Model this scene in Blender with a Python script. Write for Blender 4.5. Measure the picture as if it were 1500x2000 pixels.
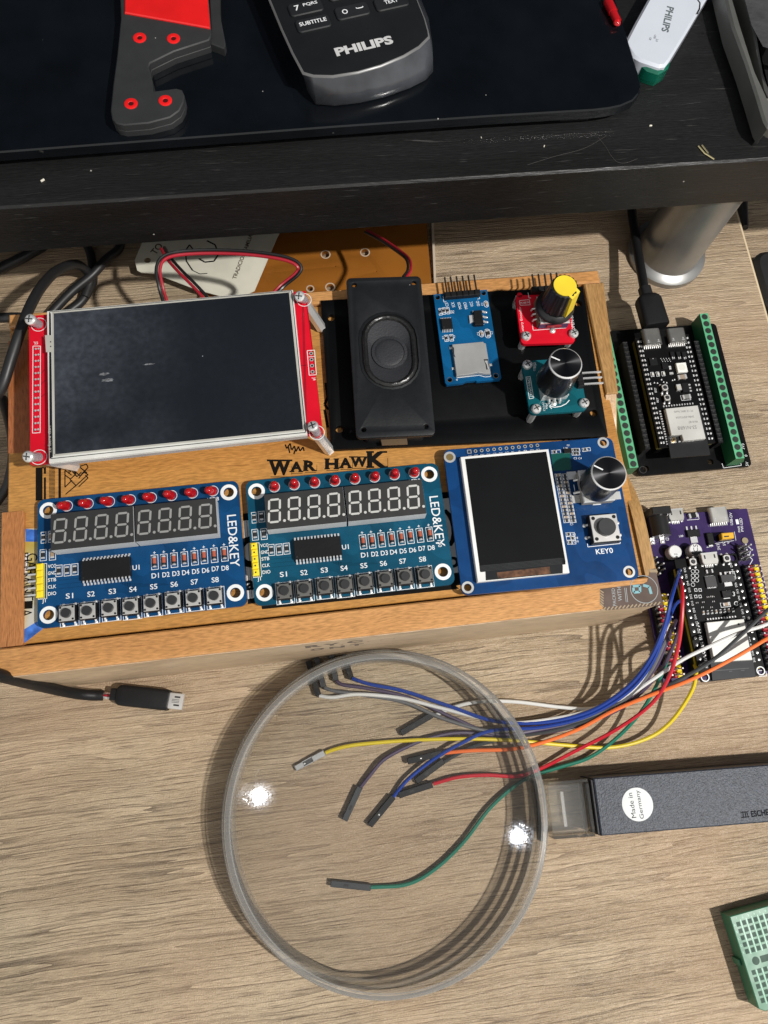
import bpy, bmesh, math, random
from mathutils import Vector, Matrix
random.seed(7)
for o in list(bpy.data.objects): bpy.data.objects.remove(o)
SC = bpy.context.scene
COL = SC.collection
S = 0.001                                   # everything below is written in millimetres

# ------------------------------------------------------------------ camera
CH = 348.1337                               # height of the lens over the table, mm
RI = Vector((0.99145443, -0.11897475, 0.05350821))
UP = Vector((0.09941653, 0.95466441, 0.28059263))
FW = Vector((0.08446582, 0.27287520, -0.95833431))
cam = bpy.data.cameras.new('camera'); cam.sensor_fit = 'VERTICAL'; cam.sensor_height = 24; cam.lens = 18
cam.clip_start = 0.01; cam.clip_end = 50
co = bpy.data.objects.new('camera', cam); COL.objects.link(co)
m = Matrix.Identity(4)
for i in range(3):
    m[i][0] = RI[i]; m[i][1] = UP[i]; m[i][2] = -FW[i]
m[2][3] = CH*S
co.matrix_world = m
SC.camera = co

# ------------------------------------------------------------------ light
W = bpy.data.worlds.new('World'); SC.world = W; W.use_nodes = True
wn = W.node_tree.nodes; wl = W.node_tree.links
bg = wn['Background']; bg.inputs['Strength'].default_value = 0.82
# a dim room: pale wall and ceiling behind the photographer, a dark monitor wall beyond the shelf
tc = wn.new('ShaderNodeTexCoord'); sep = wn.new('ShaderNodeSeparateXYZ'); rp = wn.new('ShaderNodeValToRGB'); mp = wn.new('ShaderNodeMapRange')
wl.new(tc.outputs['Generated'], sep.inputs[0]); wl.new(sep.outputs['Y'], mp.inputs['Value'])
mp.inputs['From Min'].default_value = -0.75; mp.inputs['From Max'].default_value = 0.65
wl.new(mp.outputs[0], rp.inputs[0]); wl.new(rp.outputs[0], bg.inputs['Color'])
rp.color_ramp.elements[0].position = 0.0; rp.color_ramp.elements[0].color = (0.95, 0.93, 0.90, 1)
rp.color_ramp.elements[1].position = 1.0; rp.color_ramp.elements[1].color = (0.035, 0.042, 0.055, 1)
e_ = rp.color_ramp.elements.new(0.52); e_.color = (0.50, 0.51, 0.52, 1)
e_ = rp.color_ramp.elements.new(0.78); e_.color = (0.12, 0.135, 0.16, 1)

def lamp(name, loc, target, size, power, color):
    l = bpy.data.lights.new(name, 'AREA'); l.shape = 'DISK'; l.size = size*S; l.energy = power; l.color = color
    o = bpy.data.objects.new(name, l); COL.objects.link(o)
    o.location = Vector(loc)*S
    o.rotation_euler = (Vector(target)-Vector(loc)).to_track_quat('-Z', 'Y').to_euler()
    return o
lamp('ceiling_lamp', (585, -285, 1020), (40, 60, 0), 36, 16.4, (1.0, 0.97, 0.925))

SC.view_settings.view_transform = 'Standard'; SC.view_settings.look = 'None'
SC.view_settings.gamma = 1; SC.view_settings.use_curve_mapping = False
SC.view_settings.exposure = 0.0
SC.render.engine = 'CYCLES'
SC.cycles.use_denoising = True
SC.cycles.max_bounces = 10; SC.cycles.transparent_max_bounces = 24
SC.cycles.caustics_reflective = False
SC.cycles.sample_clamp_indirect = 4

# ------------------------------------------------------------------ helpers
def P(x, y, z):
    """where the line of sight through pixel (x, y) of the 1500x2000 photograph meets height z, mm"""
    d = RI*((x-750)/1500) - UP*((y-1000)/1500) + FW
    t = (z-CH)/d.z
    return Vector((d.x*t, d.y*t, z))

MATS = {}
def mat(name, col, rough=0.5, metal=0.0, spec=0.5, var=0.12, vscale=60, bump=0.0, bscale=900, trans=0.0, coat=0.0, dust=0.0, emit=0, sub=0, traces=0):
    if name in MATS: return MATS[name]
    M_ = bpy.data.materials.new(name); M_.use_nodes = True
    nt = M_.node_tree; N = nt.nodes; L = nt.links
    b = N['Principled BSDF']
    b.inputs['Roughness'].default_value = rough; b.inputs['Metallic'].default_value = metal
    b.inputs['Specular IOR Level'].default_value = spec
    b.inputs['Transmission Weight'].default_value = trans
    b.inputs['Coat Weight'].default_value = coat; b.inputs['Coat Roughness'].default_value = 0.08
    t = N.new('ShaderNodeTexCoord')
    n = N.new('ShaderNodeTexNoise'); n.inputs['Scale'].default_value = vscale; n.inputs['Detail'].default_value = 5
    L.new(t.outputs['Object'], n.inputs['Vector'])
    r = N.new('ShaderNodeValToRGB')
    c = Vector(col)
    r.color_ramp.elements[0].position = 0.3; r.color_ramp.elements[0].color = (*(c*(1-var)), 1)
    r.color_ramp.elements[1].position = 0.7; r.color_ramp.elements[1].color = (*[min(1, k*(1+var)) for k in c], 1)
    L.new(n.outputs['Fac'], r.inputs[0])
    out = r.outputs[0]
    rr = N.new('ShaderNodeMapRange'); rr.inputs['To Min'].default_value = max(0.02, rough*0.8); rr.inputs['To Max'].default_value = min(1, rough*1.25)
    n2 = N.new('ShaderNodeTexNoise'); n2.inputs['Scale'].default_value = vscale*3; n2.inputs['Detail'].default_value = 4
    L.new(t.outputs['Object'], n2.inputs['Vector']); L.new(n2.outputs['Fac'], rr.inputs['Value']); L.new(rr.outputs[0], b.inputs['Roughness'])
    if dust:
        v = N.new('ShaderNodeTexVoronoi'); v.inputs['Scale'].default_value = 190
        L.new(t.outputs['Object'], v.inputs['Vector'])
        v2 = N.new('ShaderNodeTexNoise'); v2.inputs['Scale'].default_value = 30; v2.inputs['Detail'].default_value = 3
        L.new(t.outputs['Object'], v2.inputs['Vector'])
        th = N.new('ShaderNodeMath'); th.operation = 'MULTIPLY'; th.inputs[1].default_value = 0.075
        L.new(v2.outputs['Fac'], th.inputs[0])
        lt = N.new('ShaderNodeMath'); lt.operation = 'LESS_THAN'; L.new(v.outputs['Distance'], lt.inputs[0]); L.new(th.outputs[0], lt.inputs[1])
        wn_ = N.new('ShaderNodeSeparateColor'); L.new(v.outputs['Color'], wn_.inputs[0])
        g = N.new('ShaderNodeMath'); g.operation = 'GREATER_THAN'; g.inputs[1].default_value = 1-dust; L.new(wn_.outputs[0], g.inputs[0])
        mu = N.new('ShaderNodeMath'); mu.operation = 'MULTIPLY'; L.new(lt.outputs[0], mu.inputs[0]); L.new(g.outputs[0], mu.inputs[1])
        mx = N.new('ShaderNodeMix'); mx.data_type = 'RGBA'; mx.inputs[7].default_value = (0.45, 0.44, 0.42, 1)
        L.new(mu.outputs[0], mx.inputs[0]); L.new(out, mx.inputs[6]); out = mx.outputs[2]
    if traces:
        # copper runs showing faintly through the mask: nested 45 degree bands, only in some places
        vt = N.new('ShaderNodeTexVoronoi'); vt.distance = 'MANHATTAN'; vt.inputs['Scale'].default_value = 75; L.new(t.outputs['Object'], vt.inputs['Vector'])
        ws = N.new('ShaderNodeMath'); ws.operation = 'MULTIPLY'; ws.inputs[1].default_value = 22; L.new(vt.outputs['Distance'], ws.inputs[0])
        fc = N.new('ShaderNodeMath'); fc.operation = 'FRACT'; L.new(ws.outputs[0], fc.inputs[0])
        gt = N.new('ShaderNodeMath'); gt.operation = 'LESS_THAN'; gt.inputs[1].default_value = 0.42; L.new(fc.outputs[0], gt.inputs[0])
        nm = N.new('ShaderNodeTexNoise'); nm.inputs['Scale'].default_value = 55; nm.inputs['Detail'].default_value = 1; L.new(t.outputs['Object'], nm.inputs['Vector'])
        gm = N.new('ShaderNodeMath'); gm.operation = 'GREATER_THAN'; gm.inputs[1].default_value = 0.47; L.new(nm.outputs['Fac'], gm.inputs[0])
        tm = N.new('ShaderNodeMath'); tm.operation = 'MULTIPLY'; L.new(gt.outputs[0], tm.inputs[0]); L.new(gm.outputs[0], tm.inputs[1])
        ts = N.new('ShaderNodeMath'); ts.operation = 'MULTIPLY'; ts.inputs[1].default_value = traces; L.new(tm.outputs[0], ts.inputs[0])
        tx_ = N.new('ShaderNodeMix'); tx_.data_type = 'RGBA'; tx_.inputs[7].default_value = (*[min(1, k*1.9+.004) for k in c], 1)
        L.new(ts.outputs[0], tx_.inputs[0]); L.new(out, tx_.inputs[6]); out = tx_.outputs[2]
    L.new(out, b.inputs['Base Color'])
    if bump:
        nb = N.new('ShaderNodeTexNoise'); nb.inputs['Scale'].default_value = bscale; nb.inputs['Detail'].default_value = 3
        L.new(t.outputs['Object'], nb.inputs['Vector'])
        bp = N.new('ShaderNodeBump'); bp.inputs['Strength'].default_value = bump; bp.inputs['Distance'].default_value = 0.0004
        L.new(nb.outputs['Fac'], bp.inputs['Height']); L.new(bp.outputs[0], b.inputs['Normal'])
    if sub:
        b.inputs['Subsurface Weight'].default_value = sub; b.inputs['Subsurface Radius'].default_value = (0.003, 0.001, 0.001)
    MATS[name] = M_
    return M_

_tc = {}
def _curve_mesh(cu):
    o = bpy.data.objects.new('tmp', cu); COL.objects.link(o)
    dg = bpy.context.evaluated_depsgraph_get()
    me = bpy.data.meshes.new_from_object(o.evaluated_get(dg))
    v = [x.co.copy() for x in me.vertices]; f = [tuple(p.vertices) for p in me.polygons]
    bpy.data.objects.remove(o); bpy.data.meshes.remove(me); bpy.data.curves.remove(cu)
    return v, f
def text_geo(s, bold):
    k = (s, bold)
    if k not in _tc:
        cu = bpy.data.curves.new('t', 'FONT'); cu.body = s; cu.size = 1; cu.resolution_u = 3; cu.offset = bold
        _tc[k] = _curve_mesh(cu)
    return _tc[k]

def rrect(x0, x1, y0, y1, r, n=4):
    p = []
    for cx, cy, a in ((x1-r, y1-r, 0), (x0+r, y1-r, 90), (x0+r, y0+r, 180), (x1-r, y0+r, 270)):
        for i in range(n+1):
            t = math.radians(a+90*i/n); p.append((cx+r*math.cos(t), cy+r*math.sin(t)))
    return p
def circ(x, y, r, n=20, ry=None):
    return [(x+r*math.cos(2*math.pi*i/n), y+(ry or r)*math.sin(2*math.pi*i/n)) for i in range(n)]
def stadium(x, y, hw, hl, n=10):
    p = []
    for i in range(n+1): t = math.pi*i/n; p.append((x+hw*math.cos(t), y+hl-hw+hw*math.sin(t)))
    for i in range(n+1): t = math.pi+math.pi*i/n; p.append((x+hw*math.cos(t), y-hl+hw+hw*math.sin(t)))
    return p
def area2(p): return sum(p[i][0]*p[(i+1) % len(p)][1]-p[(i+1) % len(p)][0]*p[i][1] for i in range(len(p)))
def inset(p, d):
    n = len(p); out = []
    for i in range(n):
        a, b, c = Vector(p[i-1][:2]), Vector(p[i][:2]), Vector(p[(i+1) % n][:2])
        e1 = b-a; e2 = c-b
        if e1.length < 1e-6 or e2.length < 1e-6: out.append((b.x, b.y)); continue
        e1.normalize(); e2.normalize()
        n1 = Vector((-e1.y, e1.x)); n2 = Vector((-e2.y, e2.x)); k = n1+n2
        if k.length < 1e-3: out.append((b.x, b.y)); continue
        k.normalize(); q = b+k*(d/max(0.35, k.dot(n1))); out.append((q.x, q.y))
    return out

def spline(pts, k=8):
    """Catmull-Rom through the points"""
    p = [Vector(q) for q in pts]; p = [p[0]*2-p[1]]+p+[p[-1]*2-p[-2]]; out = []
    for i in range(1, len(p)-2):
        for j in range(k):
            t = j/k; a, b, c, d = p[i-1:i+3]
            out.append(0.5*((2*b)+(c-a)*t+(2*a-5*b+4*c-d)*t*t+(3*b-a-3*c+d)*t**3))
    out.append(p[-2]); return out

class M:
    def __init__(s): s.v = []; s.f = []; s.m = []; s.T = None
    def add(s, vs, fs, m):
        b = len(s.v)
        for q in vs:
            q = Vector(q)
            s.v.append(s.T @ q if s.T is not None else q)
        flip = s.T is not None and s.T.to_3x3().determinant() < 0
        for f in fs:
            f = tuple(b+i for i in f); s.f.append(f[::-1] if flip else f); s.m.append(m)
        return s
    def prism(s, p, z0, z1, m=0, ch=0, mt=None, bot=True):
        if area2(p) < 0: p = p[::-1]
        n = len(p); rings = [[(x, y, z0) for x, y in p]]
        if ch:
            rings.append([(x, y, z1-ch) for x, y in p]); rings.append([(x, y, z1) for x, y in inset(p, ch)])
        else: rings.append([(x, y, z1) for x, y in p])
        return s.loft(rings, m, mt, bot)
    def loft(s, rings, m=0, mt=None, bot=True, top=True):
        n = len(rings[0]); vs = [q for r in rings for q in r]; fs = []
        for k in range(len(rings)-1):
            for i in range(n):
                j = (i+1) % n; fs.append((k*n+i, k*n+j, (k+1)*n+j, (k+1)*n+i))
        if bot: fs.append(tuple(range(n-1, -1, -1)))
        s.add(vs, fs, m)
        if top: s.add(rings[-1], [tuple(range(n))], m if mt is None else mt)
        return s
    def box(s, x0, x1, y0, y1, z0, z1, m=0, ch=0, mt=None):
        return s.prism([(x0, y0), (x1, y0), (x1, y1), (x0, y1)], z0, z1, m, ch, mt)
    def cyl(s, x, y, z0, z1, r, m=0, n=20, r2=None, ch=0, mt=None):
        r2 = r if r2 is None else r2
        rs = [[(a, b, z0) for a, b in circ(x, y, r, n)]]
        if ch: rs.append([(a, b, z1-ch) for a, b in circ(x, y, r2, n)]); rs.append([(a, b, z1) for a, b in circ(x, y, r2-ch, n)])
        else: rs.append([(a, b, z1) for a, b in circ(x, y, r2, n)])
        return s.loft(rs, m, mt)
    def lathe(s, x, y, prof, m=0, n=24, cap=True, ms=None):
        for k in range(len(prof)-1):
            (r0, z0), (r1, z1) = prof[k], prof[k+1]
            if r0 < 1e-6 and r1 < 1e-6: continue
            mm = ms[k] if ms else m
            a = [(p, q, z0) for p, q in circ(x, y, max(r0, 1e-4), n)]; b = [(p, q, z1) for p, q in circ(x, y, max(r1, 1e-4), n)]
            s.loft([a, b], mm, bot=False, top=False)
        return s
    def dome(s, x, y, z, r, m=0, n=16, k=5, h=None):
        h = h or r
        s.lathe(x, y, [(r*math.cos(math.pi/2*i/k), z+h*math.sin(math.pi/2*i/k)) for i in range(k+1)], m, n); return s
    def tube(s, pts, r, m=0, n=8, cap=True):
        pts = [Vector(p) for p in pts]; rings = []
        up = Vector((0, 0, 1)); t0 = None
        for i, p in enumerate(pts):
            t = (pts[min(i+1, len(pts)-1)]-pts[max(i-1, 0)]).normalized()
            if i == 0:
                a = t.cross(up if abs(t.z) < 0.9 else Vector((1, 0, 0))).normalized()
            else:
                a = (a-t*a.dot(t)).normalized()
            b = t.cross(a); rr = r[i] if isinstance(r, (list, tuple)) else r
            rings.append([p+a*(rr*math.cos(2*math.pi*k/n))+b*(rr*math.sin(2*math.pi*k/n)) for k in range(n)])
        return s.loft(rings, m, None, cap, cap)
    def bar(s, a, b, w, h, m=0, ch=0):
        """square bar from a to b, w wide and h high"""
        a = Vector(a); b = Vector(b); t = (b-a); L = t.length; t.normalize()
        x = t.cross(Vector((0, 0, 1)));
        x = Vector((1, 0, 0)) if x.length < 1e-4 else x.normalized()
        y = x.cross(t).normalized()
        old = s.T; T = Matrix.Translation(a) @ Matrix((x, t, y)).transposed().to_4x4()
        s.T = T if old is None else old @ T
        s.box(-w/2, w/2, 0, L, -h/2, h/2, m, ch); s.T = old; return s
    def line(s, x0, y0, x1, y1, w, z, m):
        d = Vector((x1-x0, y1-y0)); d.normalize(); n = Vector((-d.y, d.x))*w/2
        return s.add([(x0-n.x, y0-n.y, z), (x1-n.x, y1-n.y, z), (x1+n.x, y1+n.y, z), (x0+n.x, y0+n.y, z)], [(0, 1, 2, 3)], m)
    def poly_line(s, pts, w, z, m, closed=False):
        q = list(pts)+([pts[0]] if closed else [])
        for a, b in zip(q[:-1], q[1:]):
            if (Vector(a[:2])-Vector(b[:2])).length > 1e-6: s.line(a[0], a[1], b[0], b[1], w, z, m)
        return s
    def frame(s, x0, x1, y0, y1, w, z, m):
        for a in ((x0, y0, x1, y0), (x0, y1, x1, y1)): s.line(a[0]-w/2, a[1], a[2]+w/2, a[3], w, z, m)
        for a in ((x0, y0, x0, y1), (x1, y0, x1, y1)): s.line(a[0], a[1]+w/2, a[2], a[3]-w/2, w, z, m)
        return s
    def ring(s, x, y, r0, r1, z, m, n=24):
        a = [(p, q, z) for p, q in circ(x, y, r0, n)]; b = [(p, q, z) for p, q in circ(x, y, r1, n)]
        return s.loft([b, a], m, bot=False, top=False)
    def flat(s, p, z, m):
        if area2(p) < 0: p = p[::-1]
        return s.add([(a, b, z) for a, b in p], [tuple(range(len(p)))], m)
    def text(s, t, x, y, z, h, m, rot=0, w=None, bold=0.0, mirror=False, al='C'):
        v, f = text_geo(t, bold)
        if not v: return s
        x0 = min(q.x for q in v); x1 = max(q.x for q in v); y0 = min(q.y for q in v); y1 = max(q.y for q in v)
        ky = h/max(1e-6, (y1-y0)); kx = ky if w is None else w/(x1-x0)
        if mirror: kx = -kx
        ox = {'C': (x0+x1)/2, 'L': x0, 'R': x1}[al]
        c, n = math.cos(math.radians(rot)), math.sin(math.radians(rot)); vs = []
        for q in v:
            a = (q.x-ox)*kx; b = (q.y-(y0+y1)/2)*ky
            vs.append((x+a*c-b*n, y+a*n+b*c, z))
        return s.add(vs, [g[::-1] for g in f] if mirror else f, m)
    def plate(s, outer, holes, z0, z1, m, bev=0.0, mh=None):
        cu = bpy.data.curves.new('p', 'CURVE'); cu.dimensions = '2D'; cu.fill_mode = 'BOTH'
        cu.extrude = (z1-z0)/2-bev; cu.bevel_depth = bev; cu.bevel_resolution = 1
        for p in [outer]+list(holes):
            sp = cu.splines.new('POLY'); sp.points.add(len(p)-1); sp.use_cyclic_u = True
            for q, (a, b) in zip(sp.points, p): q.co = (a, b, 0, 1)
        v, f = _curve_mesh(cu)
        return s.add([(q.x, q.y, q.z+(z0+z1)/2) for q in v], f, m)
    def build(s, name, mats, parent=None, world=False, smooth=35, loc=None, flat=False):
        me = bpy.data.meshes.new(name)
        inv = None
        if world and parent is not None:
            T_ = Matrix.Identity(4); k_ = parent
            while k_ is not None: T_ = k_.matrix_basis @ T_; k_ = k_.parent
            inv = T_.inverted()
        vs = [(inv @ (q*S)) if inv is not None else q*S for q in s.v]
        me.from_pydata(vs, [], s.f)
        for q in (mats if isinstance(mats, (list, tuple)) else [mats]): me.materials.append(q)
        me.polygons.foreach_set('material_index', s.m)
        if not flat:
            bm_ = bmesh.new(); bm_.from_mesh(me); bmesh.ops.remove_doubles(bm_, verts=bm_.verts, dist=2e-7); bm_.to_mesh(me); bm_.free()
            me.polygons.foreach_set('use_smooth', [True]*len(me.polygons))
            me.set_sharp_from_angle(angle=math.radians(smooth))
        me.update()
        o = bpy.data.objects.new(name, me); COL.objects.link(o)
        if parent is not None: o.parent = parent
        if loc is not None: o.location = Vector(loc)*S
        return o

def tag(o, label=None, cat=None, group=None, kind=None):
    for k, v in (('label', label), ('category', cat), ('group', group), ('kind', kind)):
        if v: o[k] = v
    return o
def thing(name, label, cat, loc=(0, 0, 0), rz=0, group=None, rx=0, ry=0):
    o = bpy.data.objects.new(name, None); COL.objects.link(o); o.empty_display_size = 0.01
    o.location = Vector(loc)*S; o.rotation_euler = (math.radians(rx), math.radians(ry), math.radians(rz))
    o.matrix_basis = Matrix.LocRotScale(o.location, o.rotation_euler, None)
    return tag(o, label, cat, group)
def LP(o, x, y, z):
    """pixel at world height z -> millimetres in the frame of the thing o"""
    return (o.matrix_basis.inverted() @ (P(x, y, z)*S))/S
def dup(o, loc=None, rz=None, parent=None):
    c = o.copy(); COL.objects.link(c)
    if parent is not None: c.parent = parent
    if loc is not None: c.location = Vector(loc)*S
    if rz is not None: c.rotation_euler.z = math.radians(rz)
    for k in list(o.children):
        dup(k, parent=c)
    return c
# ------------------------------------------------------------------ wood materials
def wood(name, light, mid, dark, axis='X', fine=0.9, line=0.40, rough=0.42, bump=0.35, spec=0.5, band=0.05, grit=0.0, dscale=1.0, dust=0, patch=0.0, along=0.035, slow=0.0, relief=0.0006, steps=0):
    M_ = bpy.data.materials.new(name); M_.use_nodes = True
    N = M_.node_tree.nodes; L = M_.node_tree.links; b = N['Principled BSDF']
    b.inputs['Specular IOR Level'].default_value = spec
    t = N.new('ShaderNodeTexCoord')
    mp = N.new('ShaderNodeMapping'); mp.inputs['Scale'].default_value = (1000, 1000, 1000)
    if axis == 'Y': mp.inputs['Rotation'].default_value = (0, 0, math.pi/2)
    L.new(t.outputs['Object'], mp.inputs['Vector'])
    # slow waviness of the grain
    m0 = N.new('ShaderNodeMapping'); m0.inputs['Scale'].default_value = (0.016, 0.03, 0.03); L.new(mp.outputs[0], m0.inputs['Vector'])
    n0 = N.new('ShaderNodeTexNoise'); n0.inputs['Scale'].default_value = 1; n0.inputs['Detail'].default_value = 3; L.new(m0.outputs[0], n0.inputs['Vector'])
    sb = N.new('ShaderNodeVectorMath'); sb.operation = 'SUBTRACT'; sb.inputs[1].default_value = (0.5, 0.5, 0.5); L.new(n0.outputs['Color'], sb.inputs[0])
    ml = N.new('ShaderNodeVectorMath'); ml.operation = 'MULTIPLY'; ml.inputs[1].default_value = (0, 26*dscale, 0); L.new(sb.outputs[0], ml.inputs[0])
    ad = N.new('ShaderNodeVectorMath'); ad.operation = 'ADD'; L.new(mp.outputs[0], ad.inputs[0]); L.new(ml.outputs[0], ad.inputs[1])
    def stretched(sx, sy, detail, rough_=0.5):
        a = N.new('ShaderNodeMapping'); a.inputs['Scale'].default_value = (sx, sy, sy); L.new(ad.outputs[0], a.inputs['Vector'])
        n = N.new('ShaderNodeTexNoise'); n.inputs['Scale'].default_value = 1; n.inputs['Detail'].default_value = detail; n.inputs['Roughness'].default_value = rough_
        L.new(a.outputs[0], n.inputs['Vector']); return n
    nb = stretched(0.007, band, 4); nf = stretched(along, fine, 3, 0.55); ng = stretched(along*5, fine*2.2, 3)
    rb = N.new('ShaderNodeValToRGB'); e = rb.color_ramp.elements
    e[0].position = 0.36; e[0].color = (*mid, 1); e[1].position = 0.62; e[1].color = (*light, 1); L.new(nb.outputs['Fac'], rb.inputs[0])
    rl = N.new('ShaderNodeMapRange'); rl.inputs['From Min'].default_value = line-0.10; rl.inputs['From Max'].default_value = line+0.03
    rl.inputs['To Min'].default_value = 0.88; rl.inputs['To Max'].default_value = 0; L.new(nf.outputs['Fac'], rl.inputs['Value'])
    mx = N.new('ShaderNodeMix'); mx.data_type = 'RGBA'; mx.inputs[7].default_value = (*dark, 1)
    L.new(rl.outputs[0], mx.inputs[0]); L.new(rb.outputs[0], mx.inputs[6]); out = mx.outputs[2]
    saw = None
    if steps:
        # contour lines of a long stretched noise: thin broken grain lines with one steep side, as on embossed laminate
        nc = stretched(0.0030, 0.125, 1.5, 0.4); kk = N.new('ShaderNodeMath'); kk.operation = 'MULTIPLY'; kk.inputs[1].default_value = steps; L.new(nc.outputs['Fac'], kk.inputs[0])
        fr_ = N.new('ShaderNodeMath'); fr_.operation = 'FRACT'; L.new(kk.outputs[0], fr_.inputs[0]); saw = fr_.outputs[0]
        nk = stretched(0.035, 0.40, 2); br = N.new('ShaderNodeMapRange'); br.inputs['From Min'].default_value = 0.30; br.inputs['From Max'].default_value = 0.47; L.new(nk.outputs['Fac'], br.inputs['Value'])
        def edge(f0, f1, t0, t1, col):
            r_ = N.new('ShaderNodeMapRange'); r_.inputs['From Min'].default_value = f0; r_.inputs['From Max'].default_value = f1; r_.inputs['To Min'].default_value = t0; r_.inputs['To Max'].default_value = t1; L.new(saw, r_.inputs['Value'])
            m_ = N.new('ShaderNodeMath'); m_.operation = 'MULTIPLY'; L.new(r_.outputs[0], m_.inputs[0]); L.new(br.outputs[0], m_.inputs[1])
            x_ = N.new('ShaderNodeMix'); x_.data_type = 'RGBA'; x_.inputs[7].default_value = (*col, 1); L.new(m_.outputs[0], x_.inputs[0]); return x_
        e1 = edge(0.0, 0.30, 0.70, 0.0, dark); L.new(out, e1.inputs[6]); out = e1.outputs[2]
        e2 = edge(0.72, 1.0, 0.0, 0.40, [k*1.45 for k in light]); L.new(out, e2.inputs[6]); out = e2.outputs[2]  # pale edge: highlight on the raised grain, put into the colour
    if slow:
        # long dark growth lines under the short fibres
        ns = stretched(0.020, 0.55, 3); rs = N.new('ShaderNodeMapRange'); rs.inputs['From Min'].default_value = 0.36; rs.inputs['From Max'].default_value = 0.50; rs.inputs['To Min'].default_value = slow; rs.inputs['To Max'].default_value = 0
        L.new(ns.outputs['Fac'], rs.inputs['Value'])
        ms = N.new('ShaderNodeMix'); ms.data_type = 'RGBA'; ms.inputs[7].default_value = (*[k*2.2 for k in dark], 1); L.new(rs.outputs[0], ms.inputs[0]); L.new(out, ms.inputs[6]); out = ms.outputs[2]
    rg = N.new('ShaderNodeMapRange'); rg.inputs['From Min'].default_value = 0.3; rg.inputs['From Max'].default_value = 0.7; rg.inputs['To Min'].default_value = 0.74; rg.inputs['To Max'].default_value = 1.22
    L.new(ng.outputs['Fac'], rg.inputs['Value'])
    mm = N.new('ShaderNodeMix'); mm.data_type = 'RGBA'; mm.blend_type = 'MULTIPLY'; mm.inputs[0].default_value = 1
    L.new(out, mm.inputs[6]); L.new(rg.outputs[0], mm.inputs[7]); out = mm.outputs[2]
    if patch:
        npz = N.new('ShaderNodeTexNoise'); npz.inputs['Scale'].default_value = 9; npz.inputs['Detail'].default_value = 2; L.new(t.outputs['Object'], npz.inputs['Vector'])
        rz = N.new('ShaderNodeMapRange'); rz.inputs['From Min'].default_value = 0.35; rz.inputs['From Max'].default_value = 0.65; rz.inputs['To Min'].default_value = 0; rz.inputs['To Max'].default_value = patch
        L.new(npz.outputs['Fac'], rz.inputs['Value'])
        mz = N.new('ShaderNodeMix'); mz.data_type = 'RGBA'; mz.inputs[7].default_value = (light[0]*0.95, light[1]*0.80, light[2]*0.74, 1)
        L.new(rz.outputs[0], mz.inputs[0]); L.new(out, mz.inputs[6]); out = mz.outputs[2]
    if dust:
        v = N.new('ShaderNodeTexVoronoi'); v.inputs['Scale'].default_value = 160; L.new(t.outputs['Object'], v.inputs['Vector'])
        lt = N.new('ShaderNodeMath'); lt.operation = 'LESS_THAN'; lt.inputs[1].default_value = 0.06; L.new(v.outputs['Distance'], lt.inputs[0])
        sc = N.new('ShaderNodeSeparateColor'); L.new(v.outputs['Color'], sc.inputs[0])
        g = N.new('ShaderNodeMath'); g.operation = 'GREATER_THAN'; g.inputs[1].default_value = 1-dust; L.new(sc.outputs[0], g.inputs[0])
        mu = N.new('ShaderNodeMath'); mu.operation = 'MULTIPLY'; L.new(lt.outputs[0], mu.inputs[0]); L.new(g.outputs[0], mu.inputs[1])
        md = N.new('ShaderNodeMix'); md.data_type = 'RGBA'; md.inputs[7].default_value = (0.4, 0.39, 0.36, 1)
        L.new(mu.outputs[0], md.inputs[0]); L.new(out, md.inputs[6]); out = md.outputs[2]
    L.new(out, b.inputs['Base Color'])
    rr = N.new('ShaderNodeMapRange'); rr.inputs['To Min'].default_value = rough*0.8; rr.inputs['To Max'].default_value = rough*1.2
    L.new(ng.outputs['Fac'], rr.inputs['Value']); L.new(rr.outputs[0], b.inputs['Roughness'])
    h = N.new('ShaderNodeMath'); h.operation = 'ADD'; L.new(nf.outputs['Fac'], h.inputs[0]); hm = N.new('ShaderNodeMath'); hm.operation = 'MULTIPLY'; hm.inputs[1].default_value = 0.35; L.new(ng.outputs['Fac'], hm.inputs[0]); L.new(hm.outputs[0], h.inputs[1])
    ho = h.outputs[0]
    if saw is not None:
        sw = N.new('ShaderNodeMath'); sw.operation = 'MULTIPLY'; L.new(saw, sw.inputs[0]); L.new(br.outputs[0], sw.inputs[1])
        s2 = N.new('ShaderNodeMath'); s2.operation = 'MULTIPLY_ADD'; s2.inputs[1].default_value = 0.22; L.new(sw.outputs[0], s2.inputs[0]); L.new(ho, s2.inputs[2]); ho = s2.outputs[0]
    if grit:
        gn = N.new('ShaderNodeTexNoise'); gn.inputs['Scale'].default_value = 1700; gn.inputs['Detail'].default_value = 2; L.new(t.outputs['Object'], gn.inputs['Vector'])
        gm = N.new('ShaderNodeMath'); gm.operation = 'MULTIPLY_ADD'; gm.inputs[1].default_value = grit; L.new(gn.outputs['Fac'], gm.inputs[0]); L.new(ho, gm.inputs[2]); ho = gm.outputs[0]
    bp = N.new('ShaderNodeBump'); bp.inputs['Strength'].default_value = bump; bp.inputs['Distance'].default_value = relief
    L.new(ho, bp.inputs['Height']); L.new(bp.outputs[0], b.inputs['Normal'])
    return M_

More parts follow.
